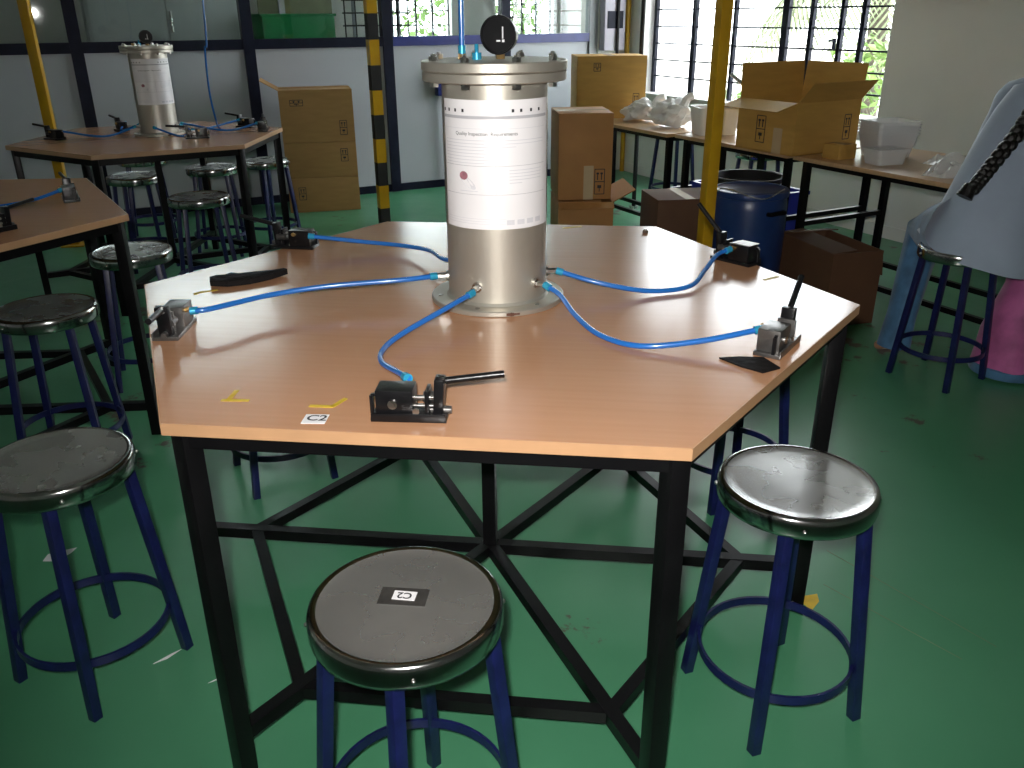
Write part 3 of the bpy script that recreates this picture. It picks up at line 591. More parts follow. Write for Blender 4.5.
# ================================================================== POSTS
def striped(P, h, mtA, mtB, w_, z_first, step, slant=0.0):
    z = 0.0; k = 0
    bounds = [0.0] + [z_first + step * i for i in range(40) if z_first + step * i < h] + [h]
    for a, b in zip(bounds, bounds[1:]):
        MB().box((0, 0, (a + b) / 2), (w_, w_, b - a)).build('stripe_band', mtA if k % 2 else mtB, P, smooth=False); k += 1
P = thing('striped_post', 'yellow and black striped post standing before the partition', 'post', (-0.895, 5.99, 0), TH); striped(P, ZC, 'pole_yellow', 'pole_black', 0.068, 0.115, 0.157)
P = thing('yellow_pole', 'bright yellow square pole behind the right side of the central table', 'pole', (0.905, 3.9, 0), R(20))
MB().box((0, 0, ZC / 2), (0.055, 0.055, ZC), bevel=0.004).build('pole_shaft', 'pole_yellow', P); MB().box((0, 0, 0.004), (0.14, 0.14, 0.008)).build('base_plate', 'pole_yellow', P, smooth=False)
P = thing('yellow_pole', 'dull yellow pole behind the partition table at the left', 'pole', (-2.84, 5.45, 0), R(10))
MB().box((0, 0, ZC / 2), (0.055, 0.055, ZC), bevel=0.004).build('pole_shaft', 'pole_yellow', P); MB().box((0, 0, 0.004), (0.14, 0.14, 0.008)).build('base_plate', 'pole_yellow', P, smooth=False)
P = thing('thin_pole', 'thin black floor to ceiling pole behind the window table', 'pole', (0.935, 6.45, 0), R(20))
MB().rod((0, 0, 0), (0, 0, ZC), 0.016, 10).build('pole_shaft', 'pole_black', P); MB().rod((0, 0, 0), (0, 0, 0.02), 0.035, 12).build('base_plate', 'steel', P); MB().box((0.02, -0.02, 1.0), (0.035, 0.03, 0.12), bevel=0.004).build('junction_box', 'panel_white', P)
P = thing('yellow_pole', 'slim yellow pipe in the corner beside the electrical panel', 'pipe', W(-0.035, 0.13), TH)
MB().rod((0, 0, 0), (0, 0, ZC), 0.022, 12).build('pipe', 'pole_yellow', P); MB().box((0.0, 0.02, 1.2), (0.03, 0.02, 0.02)).build('bracket', 'steel', P, smooth=False)
P = thing('electrical_panel', 'pale lilac electrical panel with a dark plate beside the partition end', 'panel', W(-0.18, 0.10, 0), TH)
MB().box((0, 0, 1.42), (0.21, 0.09, 0.72), bevel=0.008).build('cabinet', 'panel_lilac', P); MB().box((0, -0.048, 1.31), (0.16, 0.006, 0.14), bevel=0.001).build('plate', 'frame_dark', P, smooth=False)
MB().rod((0.02, -0.06, 0.0), (0.02, -0.06, ZC), 0.014, 8).build('conduit', 'pole_black', P)
# junction box on the partition behind the tank
P = thing('switch_box', 'dark blue switch box on the partition left of the tank', 'switch box', W(-1.79, 0.075, 0), TH)
MB().box((0, 0, 0.88), (0.14, 0.08, 0.26), bevel=0.008).build('box', 'frame_blue', P); MB().rod((0, 0, 0.0), (0, 0, 0.76), 0.018, 10).build('conduit', 'cardboard_dark', P)

# ================================================================== WINDOW TABLES
def rect_table(v0, v1, label, u0=-1.43, u1=-0.72, H=0.70, bars=True):
    T = thing('work_table', label, 'table', W((u0 + u1) / 2, (v0 + v1) / 2), TH, 'rectangular tables along the windows'); a, b = (u1 - u0) / 2, (v1 - v0) / 2
    MB().box((0, 0, H - 0.01), (2 * a, 2 * b, 0.02), bevel=0.002).build('table_top', 'ply', T)
    for sx in (-1, 1):
        for sy in (-1, 1): MB().box((sx * (a - 0.06), sy * (b - 0.045), (H - 0.02) / 2), (0.032, 0.032, H - 0.02)).build('leg', 'black_paint', T, smooth=False)
    for sy in (-1, 1):
        MB().box((0, sy * (b - 0.045), 0.36), (2 * a - 0.15, 0.024, 0.024)).build('side_rail', 'black_paint', T, smooth=False)
        if bars: MB().box((0, sy * (b - 0.045), 0.12), (2 * a - 0.15, 0.024, 0.024)).build('foot_rail', 'black_paint', T, smooth=False)
        MB().box((0, sy * (b - 0.045), H - 0.035), (2 * a - 0.15, 0.024, 0.028)).build('apron_rail', 'black_paint', T, smooth=False)
    for sx, z in (((-1, 0.12), (1, 0.12)) if bars else ()): MB().box((sx * (a - 0.17), 0, z), (0.024, 2 * b - 0.09, 0.024)).build('foot_rail', 'black_paint', T, smooth=False)
    for sx in (-1, 1): MB().box((sx * (a - 0.06), 0, H - 0.035), (0.024, 2 * b - 0.12, 0.028)).build('apron_rail', 'black_paint', T, smooth=False)
    return T
rect_table(1.36, 2.68, 'brown topped table by the window with white bags on it', u0=-1.47, u1=-0.93)
rect_table(2.71, 3.63, 'brown topped table carrying the open cardboard box', bars=False)
rect_table(3.67, 5.15, 'brown topped table with clear plastic containers by the seated woman')
RT = 0.70

# ================================================================== BOXES
def mark(par, x, y, z, w_, h_, face='front'):
    m = MB()
    def bx(cx, cz, ww, hh): m.box((x + cx, y, z + cz), (ww, 0.001, hh))
    t_ = 0.004
    bx(0, h_ / 2, w_, t_); bx(0, -h_ / 2, w_, t_); bx(-w_ / 2, 0, t_, h_); bx(w_ / 2, 0, t_, h_); bx(0, 0, w_, t_)
    for dx in (-0.2, 0.2):
        bx(dx * w_, h_ * 0.22, w_ * 0.1, h_ * 0.3); bx(dx * w_, h_ * 0.33, w_ * 0.26, h_ * 0.07)
    bx(0, -h_ * 0.2, w_ * 0.4, h_ * 0.12); bx(0, -h_ * 0.32, w_ * 0.08, h_ * 0.16)
    return m
def carton(label, loc, rz, w_, d_, h_, mt='cardboard', marks=(), tape=False, side_tape=False):
    B = thing('cardboard_box', label, 'box', loc, rz, 'cardboard boxes')
    MB().box((0, 0, h_ / 2), (w_, d_, h_), bevel=0.004).build('box_body', mt, B)
    MB().box((0, 0, h_ + 0.0004), (0.05 if d_ < w_ else w_, d_ if d_ < w_ else 0.05, 0.0008)).build('packing_tape', 'packing_tape', B, smooth=False)
    for (x, z, mw, mh) in marks: mark(B, x, -d_ / 2 - 0.0006, z, mw, mh).build('printed_mark', 'print_dark', B, smooth=False)
    if tape: MB().box((tape, -d_ / 2 - 0.0005, h_ * 0.2), (0.05, 0.001, h_ * 0.4)).build('packing_tape', 'packing_tape', B, smooth=False)
    return B
def open_carton(label, loc, rz, w_, d_, h_, mt, flaps, marks=(), tape=False):
    B = thing('open_cardboard_box', label, 'box', loc, rz, 'cardboard boxes'); t_ = 0.006
    m = MB(); m.box((0, 0, t_ / 2), (w_, d_, t_))
    for sx in (-1, 1): m.box((sx * (w_ - t_) / 2, 0, h_ / 2), (t_, d_, h_))
    for sy in (-1, 1): m.box((0, sy * (d_ - t_) / 2, h_ / 2), (w_ - 2 * t_, t_, h_))
    m.build('box_body', mt, B, smooth=False)
    for side, ang, L in flaps:                              # ang: 0 straight up, 90 horizontal outwards, measured about the hinge
        if side in 'fb':
            sy = -1 if side == 'f' else 1; M = Matrix.Translation((0, sy * (d_ / 2 - t_ / 2), h_)) @ Matrix.Rotation(R(ang) * (1 if sy < 0 else -1), 4, 'X'); dim = (w_ * 0.985, t_ * 0.7, L)
        else:
            sx = -1 if side == 'l' else 1; M = Matrix.Translation((sx * (w_ / 2 - t_ / 2), 0, h_)) @ Matrix.Rotation(R(ang) * (-1 if sx < 0 else 1), 4, 'Y'); dim = (t_ * 0.7, d_ * 0.985, L)
        MB().box((0, 0, L / 2), dim).xf(M).build('flap', mt, B, smooth=False)
    for (x, z, mw, mh, fc) in marks:
        if fc == 'f': mark(B, x, -d_ / 2 - 0.0006, z, mw, mh).build('printed_mark', 'print_dark', B, smooth=False)
        else: mark(B, x, 0, z, mw, mh).xf(Matrix.Translation((-w_ / 2 - 0.0006, 0, 0)) @ Matrix.Rotation(R(-90), 4, 'Z')).build('printed_mark', 'print_dark', B, smooth=False)
    if tape: MB().box((-w_ / 2 - 0.0005, tape, h_ * 0.25), (0.001, 0.06, h_ * 0.5)).build('packing_tape', 'packing_tape', B, smooth=False)
    return B
# stack by the partition
SX, SY, SR = -1.44, 6.60, R(14)
carton('bottom carton of the stack by the partition', (SX, SY, 0), SR, 0.52, 0.36, 0.25, 'cardboard_brown', marks=[(-0.16, 0.14, 0.05, 0.09)])
carton('middle carton of the stack by the partition', (SX, SY, 0.2505), SR, 0.52, 0.36, 0.255, 'cardboard_brown', marks=[(0.17, 0.16, 0.05, 0.09)])
open_carton('top carton of the stack by the partition with a side flap open', (SX, SY, 0.506), SR, 0.52, 0.36, 0.365, 'cardboard_brown', [('l', 60, 0.14), ('b', -88, 0.17), ('f', -89, 0.17)], marks=[(0.18, 0.10, 0.05, 0.10, 'f'), (-0.14, 0.28, 0.09, 0.04, 'f')])
# stack behind the tank
open_carton('lower carton behind the tank with its side flap spread', (0.375, 4.52, 0), R(4), 0.285, 0.34, 0.47, 'cardboard_tan', [('r', 62, 0.13), ('l', -88, 0.13), ('f', 118, 0.05)])
carton('tall brown carton stacked behind the tank', (0.368, 4.54, 0.481), R(4), 0.275, 0.33, 0.425, 'cardboard_tan', marks=[(0.075, 0.09, 0.05, 0.125)], tape=0.018)
carton('yellowish carton on the end of the window table', W(-1.23, 1.66, RT), TH + R(-24), 0.47, 0.34, 0.40, 'cardboard', marks=[(-0.10, 0.33, 0.045, 0.05), (0.17, 0.11, 0.04, 0.10)])
# open carton on the second window table
open_carton('large open carton with raised flaps on the window table', (1.495, 4.585, RT), R(29), 0.45, 0.40, 0.25, 'cardboard', [('l', 104, 0.14), ('f', 42, 0.13), ('b', 3, 0.17), ('r', 6, 0.17)], marks=[(0.14, 0.12, 0.045, 0.12, 'f'), (-0.03, 0.11, 0.06, 0.13, 'l')], tape=-0.09)
carton('small brown carton beside the open carton', W(-1.30, 3.84, RT), TH, 0.12, 0.10, 0.07, 'cardboard')
# floor cartons
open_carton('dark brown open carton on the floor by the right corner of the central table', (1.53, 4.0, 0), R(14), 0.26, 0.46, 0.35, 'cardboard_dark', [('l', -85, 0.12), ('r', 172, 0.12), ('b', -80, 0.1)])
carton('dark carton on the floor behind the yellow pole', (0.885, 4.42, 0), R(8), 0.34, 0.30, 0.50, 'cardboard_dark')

# ================================================================== DRUM, CRATE, BAGS, CONTAINERS
D = thing('plastic_drum', 'dark blue plastic drum beside the yellow pole', 'drum', (1.160, 4.12, 0), 0)
MB().lathe([(0, 0), (0.155, 0), (0.165, 0.012), (0.172, 0.06), (0.176, 0.28), (0.176, 0.50), (0.172, 0.535), (0.166, 0.55), (0.0, 0.55)], n=48).build('drum_body', 'drum_blue', D)
MB().lathe([(0.168, 0.548), (0.178, 0.552), (0.180, 0.572), (0.176, 0.582), (0.160, 0.585), (0.150, 0.578), (0.06, 0.575), (0, 0.575)], n=48).build('lid', 'drum_blue', D)
a = R(-62); M = Matrix.Rotation(a, 4, 'Z'); MB().tube([(0.172, -0.045, 0.49), (0.192, -0.04, 0.492), (0.194, 0.0, 0.494), (0.192, 0.04, 0.492), (0.172, 0.045, 0.49)], 0.011, 8).xf(M).build('handle', 'black_paint', D)
MB().tube([(-0.178, 0.0, 0.50), (-0.165, -0.10, 0.60), (0.0, -0.19, 0.565), (0.12, -0.13, 0.60)], 0.003, 6).build('bail_wire', 'steel', D)
Cc = thing('blue_crate', 'blue plastic crate with a dark tray, under the window table', 'crate', W(-1.15, 3.065), TH + R(90))
m = MB(); w_, d_, h_ = 0.56, 0.36, 0.42
m.box((0, 0, 0.01), (w_, d_, 0.02))
for sx in (-1, 1): m.box((sx * w_ / 2, 0, h_ / 2), (0.012, d_, h_)); 
for sy in (-1, 1): m.box((0, sy * d_ / 2, h_ / 2), (w_, 0.012, h_))
m.build('crate_body', 'crate_blue', Cc, smooth=False)
m = MB()
for sx in (-1, 1): m.box((sx * w_ / 2, 0, h_), (0.03, d_ + 0.03, 0.02))
for sy in (-1, 1): m.box((0, sy * d_ / 2, h_), (w_ + 0.03, 0.03, 0.02))
m.build('rim', 'crate_blue', Cc, smooth=False)
tr = MB().lathe([(0, 0.0), (0.17, 0.0), (0.20, 0.05), (0.215, 0.055), (0.215, 0.06), (0.19, 0.06), (0.165, 0.012), (0, 0.012)], n=32).build('dark_tray', 'pole_black'); tr.location = W(-1.15, 3.065, 0.431); tag(tr, 'round dark tray lying on top of the blue crate', 'tray')
def bag(label, loc, rz, sx, sy, sz, seed):
    rnd = random.Random(seed); m = MB(); bmesh.ops.create_icosphere(m.bm, subdivisions=4, radius=1.0)
    ph = [(Vector((rnd.uniform(-1, 1), rnd.uniform(-1, 1), rnd.uniform(-1, 1))) * rnd.uniform(3, 11), rnd.uniform(0, 6)) for _ in range(16)]
    for v in m.bm.verts:
        k = 1 + sum(0.045 * (1 - 2 * abs(math.sin(f_.dot(v.co) * 0.6 + p_))) for f_, p_ in ph)
        v.co = Vector((v.co.x * k * sx, v.co.y * k * sy, max(-0.75, v.co.z) * k * sz))
    mn = min(v.co.z for v in m.bm.verts)
    for v in m.bm.verts: v.co.z -= mn
    B = thing('plastic_bag', label, 'bag', loc, rz, 'white plastic bags'); m.build('bag_body', 'bag_white', B, angle=40)
    MB().tube([(sx * 0.55, 0, sz * 1.2), (sx * 0.7, 0.01, sz * 1.75), (sx * 0.95, 0.02, sz * 1.9)], lambda t: 0.03 * (1 - 0.3 * t), 8).build('bag_knot', 'bag_white', B)
    return B
bag('crumpled white plastic bag lying nearest the thin black pole', W(-1.20, 2.06, RT), TH + R(-70), 0.16, 0.11, 0.085, 3)
bag('crumpled white plastic bag in the middle of the window table', W(-1.24, 2.40, RT), TH + R(-60), 0.15, 0.12, 0.10, 5)
def tub(name, label, loc, rz, w_, d_, h_, mt='clear_plastic', tp=0.86, lid=False, group='clear plastic containers', n=1):
    B = thing(name, label, 'container', loc, rz, group); t_ = 0.003; rings = []
    def rr(a, b, z, k=5, rad=0.02):
        out = []
        for cx, cy, a0 in ((1, 1, 0), (-1, 1, 90), (-1, -1, 180), (1, -1, 270)):
            for i in range(k): an = R(a0 + 90 * i / (k - 1)); out.append((cx * (a / 2 - rad) + rad * math.cos(an), cy * (b / 2 - rad) + rad * math.sin(an), z))
        return out
    for i in range(n):
        dz = i * 0.014
        m = MB(); m.loft([rr(w_ * tp, d_ * tp, dz), rr(w_, d_, h_ + dz), rr(w_ + 0.012, d_ + 0.012, h_ + dz + 0.001), rr(w_ + 0.012, d_ + 0.012, h_ + dz + 0.005), rr(w_ - 0.004, d_ - 0.004, h_ + dz + 0.004), rr(w_ * tp - 0.004, d_ * tp - 0.004, dz + 0.004)]); m.build('tub', mt, B)
    if lid: MB().loft([rr(w_ + 0.016, d_ + 0.016, h_ + 0.005), rr(w_ + 0.014, d_ + 0.014, h_ + 0.011)]).build('lid', mt, B)
    return B
tub('nested_tubs', 'white translucent tub between the bags and the yellow pole', W(-1.22, 2.80, RT), TH + R(-20), 0.24, 0.20, 0.15, 'bag_white', 0.9)
tub('nested_tubs', 'stack of nested clear plastic tubs near the window', W(-1.05, 3.90, RT), TH + R(-15), 0.22, 0.19, 0.11, n=5, tp=0.8)
tub('plastic_container', 'low clear lidded container in front of the nested tubs', W(-1.24, 4.06, RT), TH + R(-10), 0.17, 0.13, 0.06, lid=True)
lid = MB().box((0, 0, 0.004), (0.22, 0.13, 0.008), bevel=0.003).build('plastic_sheet', 'clear_plastic'); lid.location = W(-0.82, 4.18, RT); lid.rotation_euler = (0, 0, TH); tag(lid, 'flat clear plastic sheet at the back of the containers table', 'plastic sheet')
def wrap_sheet(label, loc, rz, w_, d_, seed, hh=0.05):
    rnd = random.Random(seed); m = MB(); n = 16; g_ = []
    ph = [(rnd.uniform(6, 22), rnd.uniform(6, 22), rnd.uniform(0, 6)) for _ in range(5)]
    for j in range(n + 1):
        g_.append([])
        for i in range(n + 1):
            x, y = i / n - 0.5, j / n - 0.5; e = max(0, 1 - 2 * max(abs(x), abs(y)))
            z = 0.003 + hh * min(1, e * 2) * (0.55 + 0.25 * sum(math.sin(a_ * x + b_ * y + p_) for a_, b_, p_ in ph) / 1.6)
            g_[-1].append(m.bm.verts.new((x * w_ * (1 + 0.08 * math.sin(9 * y + seed)), y * d_ * (1 + 0.08 * math.sin(8 * x + seed)), max(0.002, z))))
    for j in range(n):
        for i in range(n): m.bm.faces.new([g_[j][i], g_[j][i + 1], g_[j + 1][i + 1], g_[j + 1][i]])
    o = m.build('plastic_wrap', 'clear_plastic', angle=25); o.location = loc; o.rotation_euler = (0, 0, rz); return tag(o, label, 'plastic bag', 'crumpled clear wraps')
wrap_sheet('crumpled clear plastic bag behind the low container', W(-1.0, 4.24, RT), TH, 0.22, 0.18, 2)
wrap_sheet('shiny clear plastic bag next to the seated woman', W(-1.26, 4.42, RT), TH + 0.4, 0.2, 0.18, 8, 0.06)
# glue gun shaped tool behind the tub
G = thing('hand_tool', 'grey hand tool with a red handle behind the white tub', 'tool', W(-0.92, 2.78, RT), TH + R(-70))
MB().tube([(0, 0, 0.008), (0.0, 0.02, 0.16), (-0.09, 0.05, 0.245), (-0.20, 0.07, 0.31)], 0.012, 8).build('shaft', 'steel', G); MB().tube([(0.0, 0, 0.012), (0.07, -0.01, 0.10), (0.05, 0, 0.19)], 0.012, 8).build('grip', 'print_red', G)

# ================================================================== OFFICE BEHIND THE PARTITION
K = thing('office_counter', 'dark counter behind the partition glass carrying the green crate', 'counter', W(-2.75, -0.42), TH)
MB().box((0, 0, 1.11), (0.86, 0.5, 0.04)).build('counter_top', 'olive', K, smooth=False); MB().box((0, 0.02, 0.545), (0.84, 0.44, 1.09)).build('counter_body', 'olive', K, smooth=False)
K = thing('green_crate', 'green plastic crate on the counter behind the partition glass', 'crate', W(-2.86, -0.42, 1.131), TH + R(3))
MB().box((0, 0, 0.115), (0.58, 0.36, 0.23), bevel=0.02, taper=1.0).build('crate_body', 'crate_green', K); MB().box((0, 0, 0.235), (0.60, 0.38, 0.02), bevel=0.005).build('rim', 'crate_green', K)
K = thing('grey_cabinet', 'pale grey steel cabinet behind the partition glass at the left', 'cabinet', W(-3.80, -0.62), TH)
MB().box((0, 0, 0.9), (1.1, 0.4, 1.8), bevel=0.01).build('cabinet_body', 'cabinet_grey', K)
for sx in (-1, 1): MB().box((sx * 0.265, -0.205, 0.9), (0.52, 0.012, 1.74), bevel=0.003).build('door', 'cabinet_grey', K)
MB().rod((0.03, -0.22, 1.25), (0.03, -0.22, 1.40), 0.008, 8).build('handle', 'steel', K)
K = thing('wire_rack', 'wire rack with white tubes behind the partition glass', 'rack', W(-2.05, -0.75), TH)
for i in range(7): MB().rod((-0.28 + i * 0.095, 0, 0), (-0.28 + i * 0.095, 0, 1.9), 0.006, 6).build('upright', 'black_paint', K)
for z in (0.3, 0.8, 1.18, 1.28, 1.38, 1.48, 1.8): MB().rod((-0.3, 0, z), (0.31, 0, z), 0.006, 6).build('cross_wire', 'black_paint', K)
for x in (-0.2, 0.14, 0.2): MB().rod((x, 0.05, 0), (x + 0.02, 0.05, 1.7), 0.018, 8).build('white_tube', 'panel_white', K)
K = thing('office_board', 'olive green board standing behind the green crate', 'board', W(-2.72, -0.85), TH); MB().box((0, 0, 0.95), (0.62, 0.03, 1.9), bevel=0.004).build('board_sheet', 'olive', K); MB().box((-0.12, -0.025, 1.4), (0.05, 0.02, 0.4)).build('paper_strip', 'panel_white', K, smooth=False)

# ================================================================== FLOOR MARKS AND SCRAPS
m = MB().prism([(-0.045, 0.03), (0.0, 0.022), (0.035, 0.03), (0.03, -0.0), (0.0, -0.035), (-0.012, -0.01), (-0.05, 0.018)], 0.0004, 0.0014); o = m.build('floor_tape', 'tape_yellow', smooth=False); o.location = (0.735, 1.73, 0); tag(o, 'torn yellow tape mark on the floor behind the right stool', 'tape')
def scrap(pts, loc, rz, label):
    m = MB().prism(pts, 0.0005, 0.0015); o = m.build('paper_scrap', 'paper', smooth=False); o.location = (*loc, 0); o.rotation_euler = (0, 0, rz); tag(o, label, 'paper scrap', 'paper scraps on the floor')
scrap([(-0.035, -0.02), (0.0, -0.028), (0.03, 0.005), (0.04, 0.03), (0.012, 0.024), (-0.03, 0.012)], (-1.25, 1.955), 0.2, 'torn white paper scrap under the left foreground stool')
scrap([(-0.03, -0.012), (0.0, -0.004), (0.03, 0.02), (0.01, 0.012)], (-0.80, 1.545), 0.3, 'thin white paper strip beside the leg of the left stool')
scrap([(-0.02, -0.004), (0.0, 0.003), (0.022, 0.0), (0.0, 0.008)], (-0.66, 1.47), 0.2, 'tiny white paper sliver near the front left table leg')
fl_ = bpy.data.objects['floor']
for a, b in (((0.86, 1.95), (1.12, 1.56)), ((0.80, 1.80), (1.02, 1.52))):
    MB().bar((*a, 0.0003), (*b, 0.0003), 0.0014, 0.0004).build('scratch', 'olive', fl_, smooth=False)

# ================================================================== SEATED WOMAN
PB = Vector((1.715, 3.165, 0))
person = thing('person', 'person in a pale lilac tunic with long black braid, seated at the right edge', 'person', PB, 0)
Fw = Vector((0.35, 0.94, 0)).normalized(); Rt = Vector((Fw.y, -Fw.x, 0)); Up = Vector((0, 0, 1))
def bp(f_, r_, z): return Fw * f_ + Rt * r_ + Up * z
hip = bp(0.02, 0.06, 0.60); 
sp1 = bp(0.05, 0.09, 0.75); sp2 = bp(0.11, 0.16, 0.90); sp3 = bp(0.19, 0.26, 1.025); nk = bp(0.24, 0.31, 1.09); hd0 = bp(0.27, 0.335, 1.155); hd1 = bp(0.315, 0.36, 1.25)
shL = sp3 + Rt * -0.145 + Up * 0.03 + Fw * 0.02; shR = sp3 + Rt * 0.165 + Up * -0.03 + Fw * 0.02
elL = shL + Fw * 0.18 + Rt * -0.03 - Up * 0.19; elR = shR + Fw * 0.18 + Rt * 0.05 - Up * 0.18
haL = W(-1.20, 4.68, 0.735) - PB; haR = W(-1.15, 4.88, 0.735) - PB
hpL = hip - Rt * 0.09 - Up * 0.01; hpR = hip + Rt * 0.09 - Up * 0.01
knL = Vector((0.045, 0.39, 0.50)); ftL = Vector((-0.075, 0.235, 0.055)); toL = Vector((-0.13, 0.30, 0.018))
knR = Vector((0.35, 0.12, 0.52)); ftR = Vector((0.30, 0.03, 0.055)); toR = Vector((0.34, 0.13, 0.018))
def skinned(name, V, E_, mt, parent, sub=2, root=0):
    me = bpy.data.meshes.new(name); me.from_pydata([v for v, r in V], E_, []); o = bpy.data.objects.new(name, me); col.objects.link(o); o.parent = parent
    md = o.modifiers.new('skin', 'SKIN'); md.use_smooth_shade = True
    for i, (v, r) in enumerate(V): d = me.skin_vertices[0].data[i]; d.radius = (r, r) if not isinstance(r, tuple) else r; d.use_root = (i == root)
    sb = o.modifiers.new('sub', 'SUBSURF'); sb.levels = sub; sb.render_levels = sub
    bpy.context.view_layer.update(); dg = bpy.context.evaluated_depsgraph_get(); nm = bpy.data.meshes.new_from_object(o.evaluated_get(dg)); o.modifiers.clear(); o.data = nm; nm.name = name
    nm.materials.clear(); nm.materials.append(MATS[mt]); nm.shade_smooth(); return o
V = [(hip, 0.12), (sp1, 0.11), (sp2, 0.115), (sp3, 0.10), (nk, 0.05), (hd0, 0.05), (hd1, 0.088), (hd1 + Up * 0.07 + Fw * 0.0, 0.07),
     (shL, 0.058), (elL, 0.042), (haL - (haL - elL).normalized() * 0.08, 0.026), (haL, 0.030),
     (shR, 0.058), (elR, 0.042), (haR - (haR - elR).normalized() * 0.08, 0.026), (haR, 0.030),
     (hpL, 0.085), (knL, 0.062), (ftL, 0.026), (toL, 0.019), (hpR, 0.085), (knR, 0.062), (ftR, 0.026), (toR, 0.019)]
Ed = [(0, 1), (1, 2), (2, 3), (3, 4), (4, 5), (5, 6), (6, 7), (3, 8), (8, 9), (9, 10), (10, 11), (3, 12), (12, 13), (13, 14), (14, 15), (0, 16), (16, 17), (17, 18), (18, 19), (0, 20), (20, 21), (21, 22), (22, 23)]
for h_, el in ((haL, elL), (haR, elR)):
    base = V.index((h_, 0.030)); d = (h_ - el); d.z = 0; d.normalize(); sd = Vector((d.y, -d.x, 0)); sg = -1 if h_ is haR else 1
    for k, (off, L) in enumerate(((-0.024, 0.058), (-0.008, 0.068), (0.008, 0.064), (0.024, 0.05))):
        i0 = len(V); V += [(h_ + d * 0.03 + sd * off, 0.0095), (h_ + d * (0.03 + L * 0.6) + sd * off * 1.15 - Up * 0.002, 0.0085), (h_ + d * (0.03 + L) + sd * off * 1.2 - Up * 0.014, 0.007)]; Ed += [(base, i0), (i0, i0 + 1), (i0 + 1, i0 + 2)]
    i0 = len(V); V += [(h_ + sd * 0.03 * sg, 0.010), (h_ + d * 0.03 + sd * 0.05 * sg - Up * 0.006, 0.008)]; Ed += [(base, i0), (i0, i0 + 1)]
skinned('body', V, Ed, 'skin', person)
# face on the far side of the head
fc = hd1 + Fw * 0.086
m = MB()
for sg in (-1, 1): m.ball(fc + Rt * 0.032 * sg + Up * 0.02 - Fw * 0.012, 0.012, (1, 1, 0.6), 10)
m.build('eyes', 'eye', person); MB().ball(fc - Up * 0.04 - Fw * 0.006, 0.022, (1, 0.5, 0.35), 12).build('mouth', 'lip', person)
MB().tube([fc + Up * 0.025 - Fw * 0.01, fc + Fw * 0.012 - Up * 0.008, fc - Up * 0.018 - Fw * 0.002], lambda t: 0.008 + 0.006 * t, 8).build('nose', 'skin', person)
m = MB()
for sg in (-1, 1): m.ball(hd1 + Rt * 0.088 * sg - Fw * 0.0, 0.026, (0.5, 0.7, 1.1), 10)
m.build('ears', 'skin', person)
m = MB(); m.ball((0, 0, 0), 0.108, (1, 1, 1.12), 24)
for v in m.bm.verts[:]:
    if v.co.dot(Fw) > 0.045 and v.co.z < 0.06: v.co *= 0.72
m.xf(Matrix.Translation(hd1 + Up * 0.025 - Fw * 0.012)); m.build('hair', 'hair', person)
# braid down the back
bs = hd1 - Fw * 0.10 - Up * 0.05; bpts = catmull([bs, nk - Fw * 0.13 - Rt * 0.02 + Up * 0.0, Vector((1.88, 3.13, 1.07)) - PB, Vector((1.765, 3.055, 0.955)) - PB, Vector((1.675, 3.02, 0.845)) - PB, Vector((1.625, 3.00, 0.785)) - PB], 9)
m = MB(); n = len(bpts)
for i, p in enumerate(bpts):
    t_ = i / (n - 1); d = (bpts[min(i + 1, n - 1)] - bpts[max(i - 1, 0)]).normalized(); sd = d.cross(Fw).normalized(); rr = 0.026 - 0.008 * t_
    q = p + sd * (0.009 if i % 2 else -0.009); mm = Matrix.Translation(q) @ d.to_track_quat('Z', 'Y').to_matrix().to_4x4() @ Matrix.Rotation(R(28 if i % 2 else -28), 4, 'Y') @ Matrix.Diagonal((rr, rr * 0.85, rr * 1.15, 1))
    bmesh.ops.create_uvsphere(m.bm, u_segments=10, v_segments=6, radius=1.0, matrix=mm)
br = m.build('braid', 'hair', person); MB().rod(bpts[-1] - Vector((0.01, 0, -0.01)), bpts[-1] + Vector((-0.03, -0.005, -0.03)), 0.022, 10, 0.03).build('braid_tuft', 'hair', br)
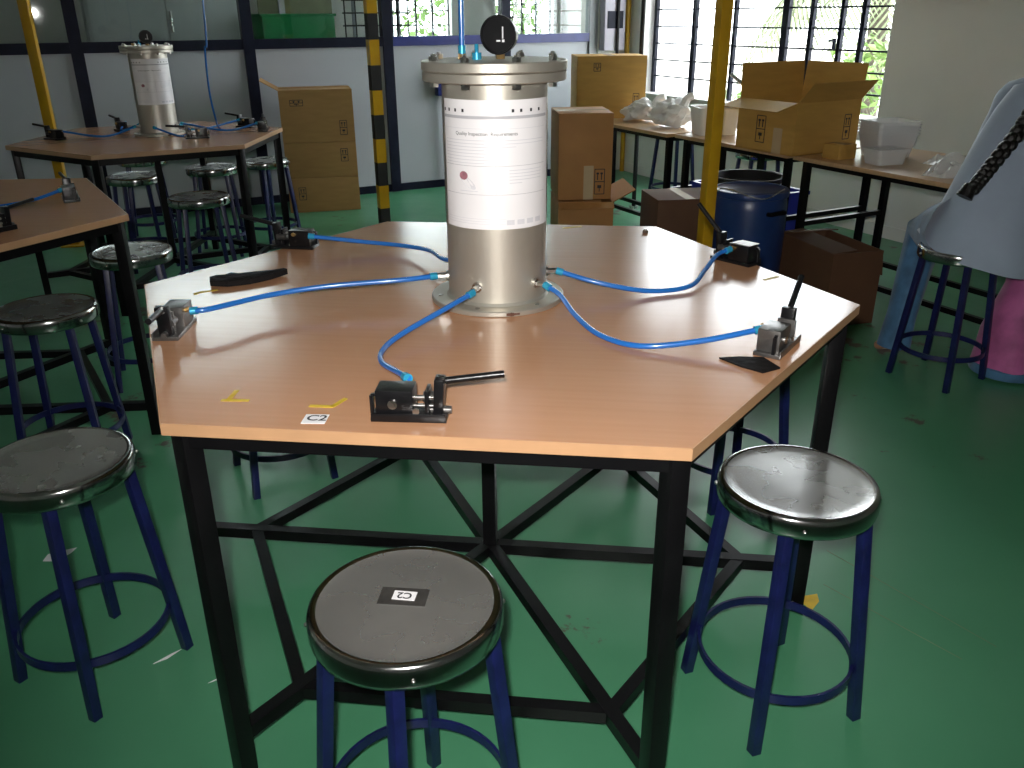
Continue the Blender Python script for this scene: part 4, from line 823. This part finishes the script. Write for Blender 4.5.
# tunic: lofted around the leaning spine, draping over the stool
def ring(c, rx, ry, n=36, wob=0.0, ph=0.0, tilt=None):
    out = []
    for k in range(n):
        a = 2 * math.pi * k / n; w1 = 1 + wob * math.sin(5 * a + ph) + wob * 0.6 * math.sin(9 * a + 2 * ph)
        p = Rt * (rx * math.cos(a) * w1) + Fw * (ry * math.sin(a) * w1)
        if tilt: p = p + Up * (tilt[0] * math.cos(a) + tilt[1] * math.sin(a))
        out.append(c + p)
    return out
rings = [ring(bp(0.05, 0.075, 0.512), 0.225, 0.215, wob=0.03, tilt=(-0.05, 0.03)), ring(bp(0.045, 0.075, 0.545), 0.218, 0.205, wob=0.028, ph=.4, tilt=(-0.03, 0.015)), ring(bp(0.03, 0.075, 0.60), 0.20, 0.182, wob=0.02, ph=.8, tilt=(-0.01, 0)), ring(bp(0.03, 0.085, 0.68), 0.178, 0.156, wob=0.014), ring(bp(0.055, 0.11, 0.78), 0.163, 0.136, wob=0.012, tilt=(-0.02, -0.01)),
         ring(bp(0.09, 0.15, 0.87), 0.163, 0.130, wob=0.006, tilt=(-0.05, -0.03)), ring(bp(0.14, 0.205, 0.955), 0.168, 0.124, tilt=(-0.07, -0.04)), ring(bp(0.18, 0.25, 1.02), 0.165, 0.112, tilt=(-0.08, -0.04)), ring(bp(0.21, 0.285, 1.06), 0.12, 0.088, tilt=(-0.06, -0.03)), ring(bp(0.228, 0.305, 1.085), 0.068, 0.064, tilt=(-0.03, 0))]
MB().loft(rings, True, False).build('tunic', 'kurta', person, angle=80)
for sh, el, ha in ((shL, elL, haL), (shR, elR, haR)): MB().tube([sp3 + (sh - sp3) * 0.5, sh, (sh + el) / 2 + Up * 0.01, el, el + (ha - el) * 0.25], lambda t: 0.076 - 0.022 * t, 16).build('sleeve', 'kurta', person)
# loose trousers
def leg(hp, kn, ft, mt, side, spread):
    ax = [(hp - (kn - hp) * 0.15, 0.12, 0.12), (hp + (kn - hp) * 0.5, 0.098, 0.10), (kn + Up * 0.0, 0.078, 0.078), (kn + (ft - kn) * 0.35, 0.066, 0.072), (kn + (ft - kn) * 0.75, spread * 0.9, spread), (ft + Up * -0.01, spread, spread * 1.05)]
    rs = []
    for i, (c_, a_, b_) in enumerate(ax):
        t = (ax[min(i + 1, 5)][0] - ax[max(i - 1, 0)][0]).normalized(); x = Rt - t * Rt.dot(t); x.normalize(); y = t.cross(x)
        if i == 5: x = Rt; y = -Fw
        rs.append([c_ + x * (a_ * math.cos(2 * math.pi * k / 28) * (1 + 0.06 * math.sin(5 * 2 * math.pi * k / 28 + i))) + y * (b_ * math.sin(2 * math.pi * k / 28) * (1 + 0.06 * math.sin(6 * 2 * math.pi * k / 28 + i))) for k in range(28)])
    return MB().loft(rs, True, False).build('trouser_leg', mt, person, angle=80)
leg(hpL, knL, ftL, 'pants_blue', -1, 0.066); lr = leg(hpR, knR, ftR, 'pants_pink', 1, 0.13)
MB().loft([[ftR + Up * dz + Rt * ((0.133 + o_) * math.cos(2 * math.pi * k / 28)) + Fw * ((0.138 + o_) * math.sin(2 * math.pi * k / 28)) for k in range(28)] for dz, o_ in ((-0.045, 0.004), (-0.012, 0.003), (-0.008, -0.006))], True, False).build('hem', 'pants_blue', person)
bpy.context.view_layer.update()
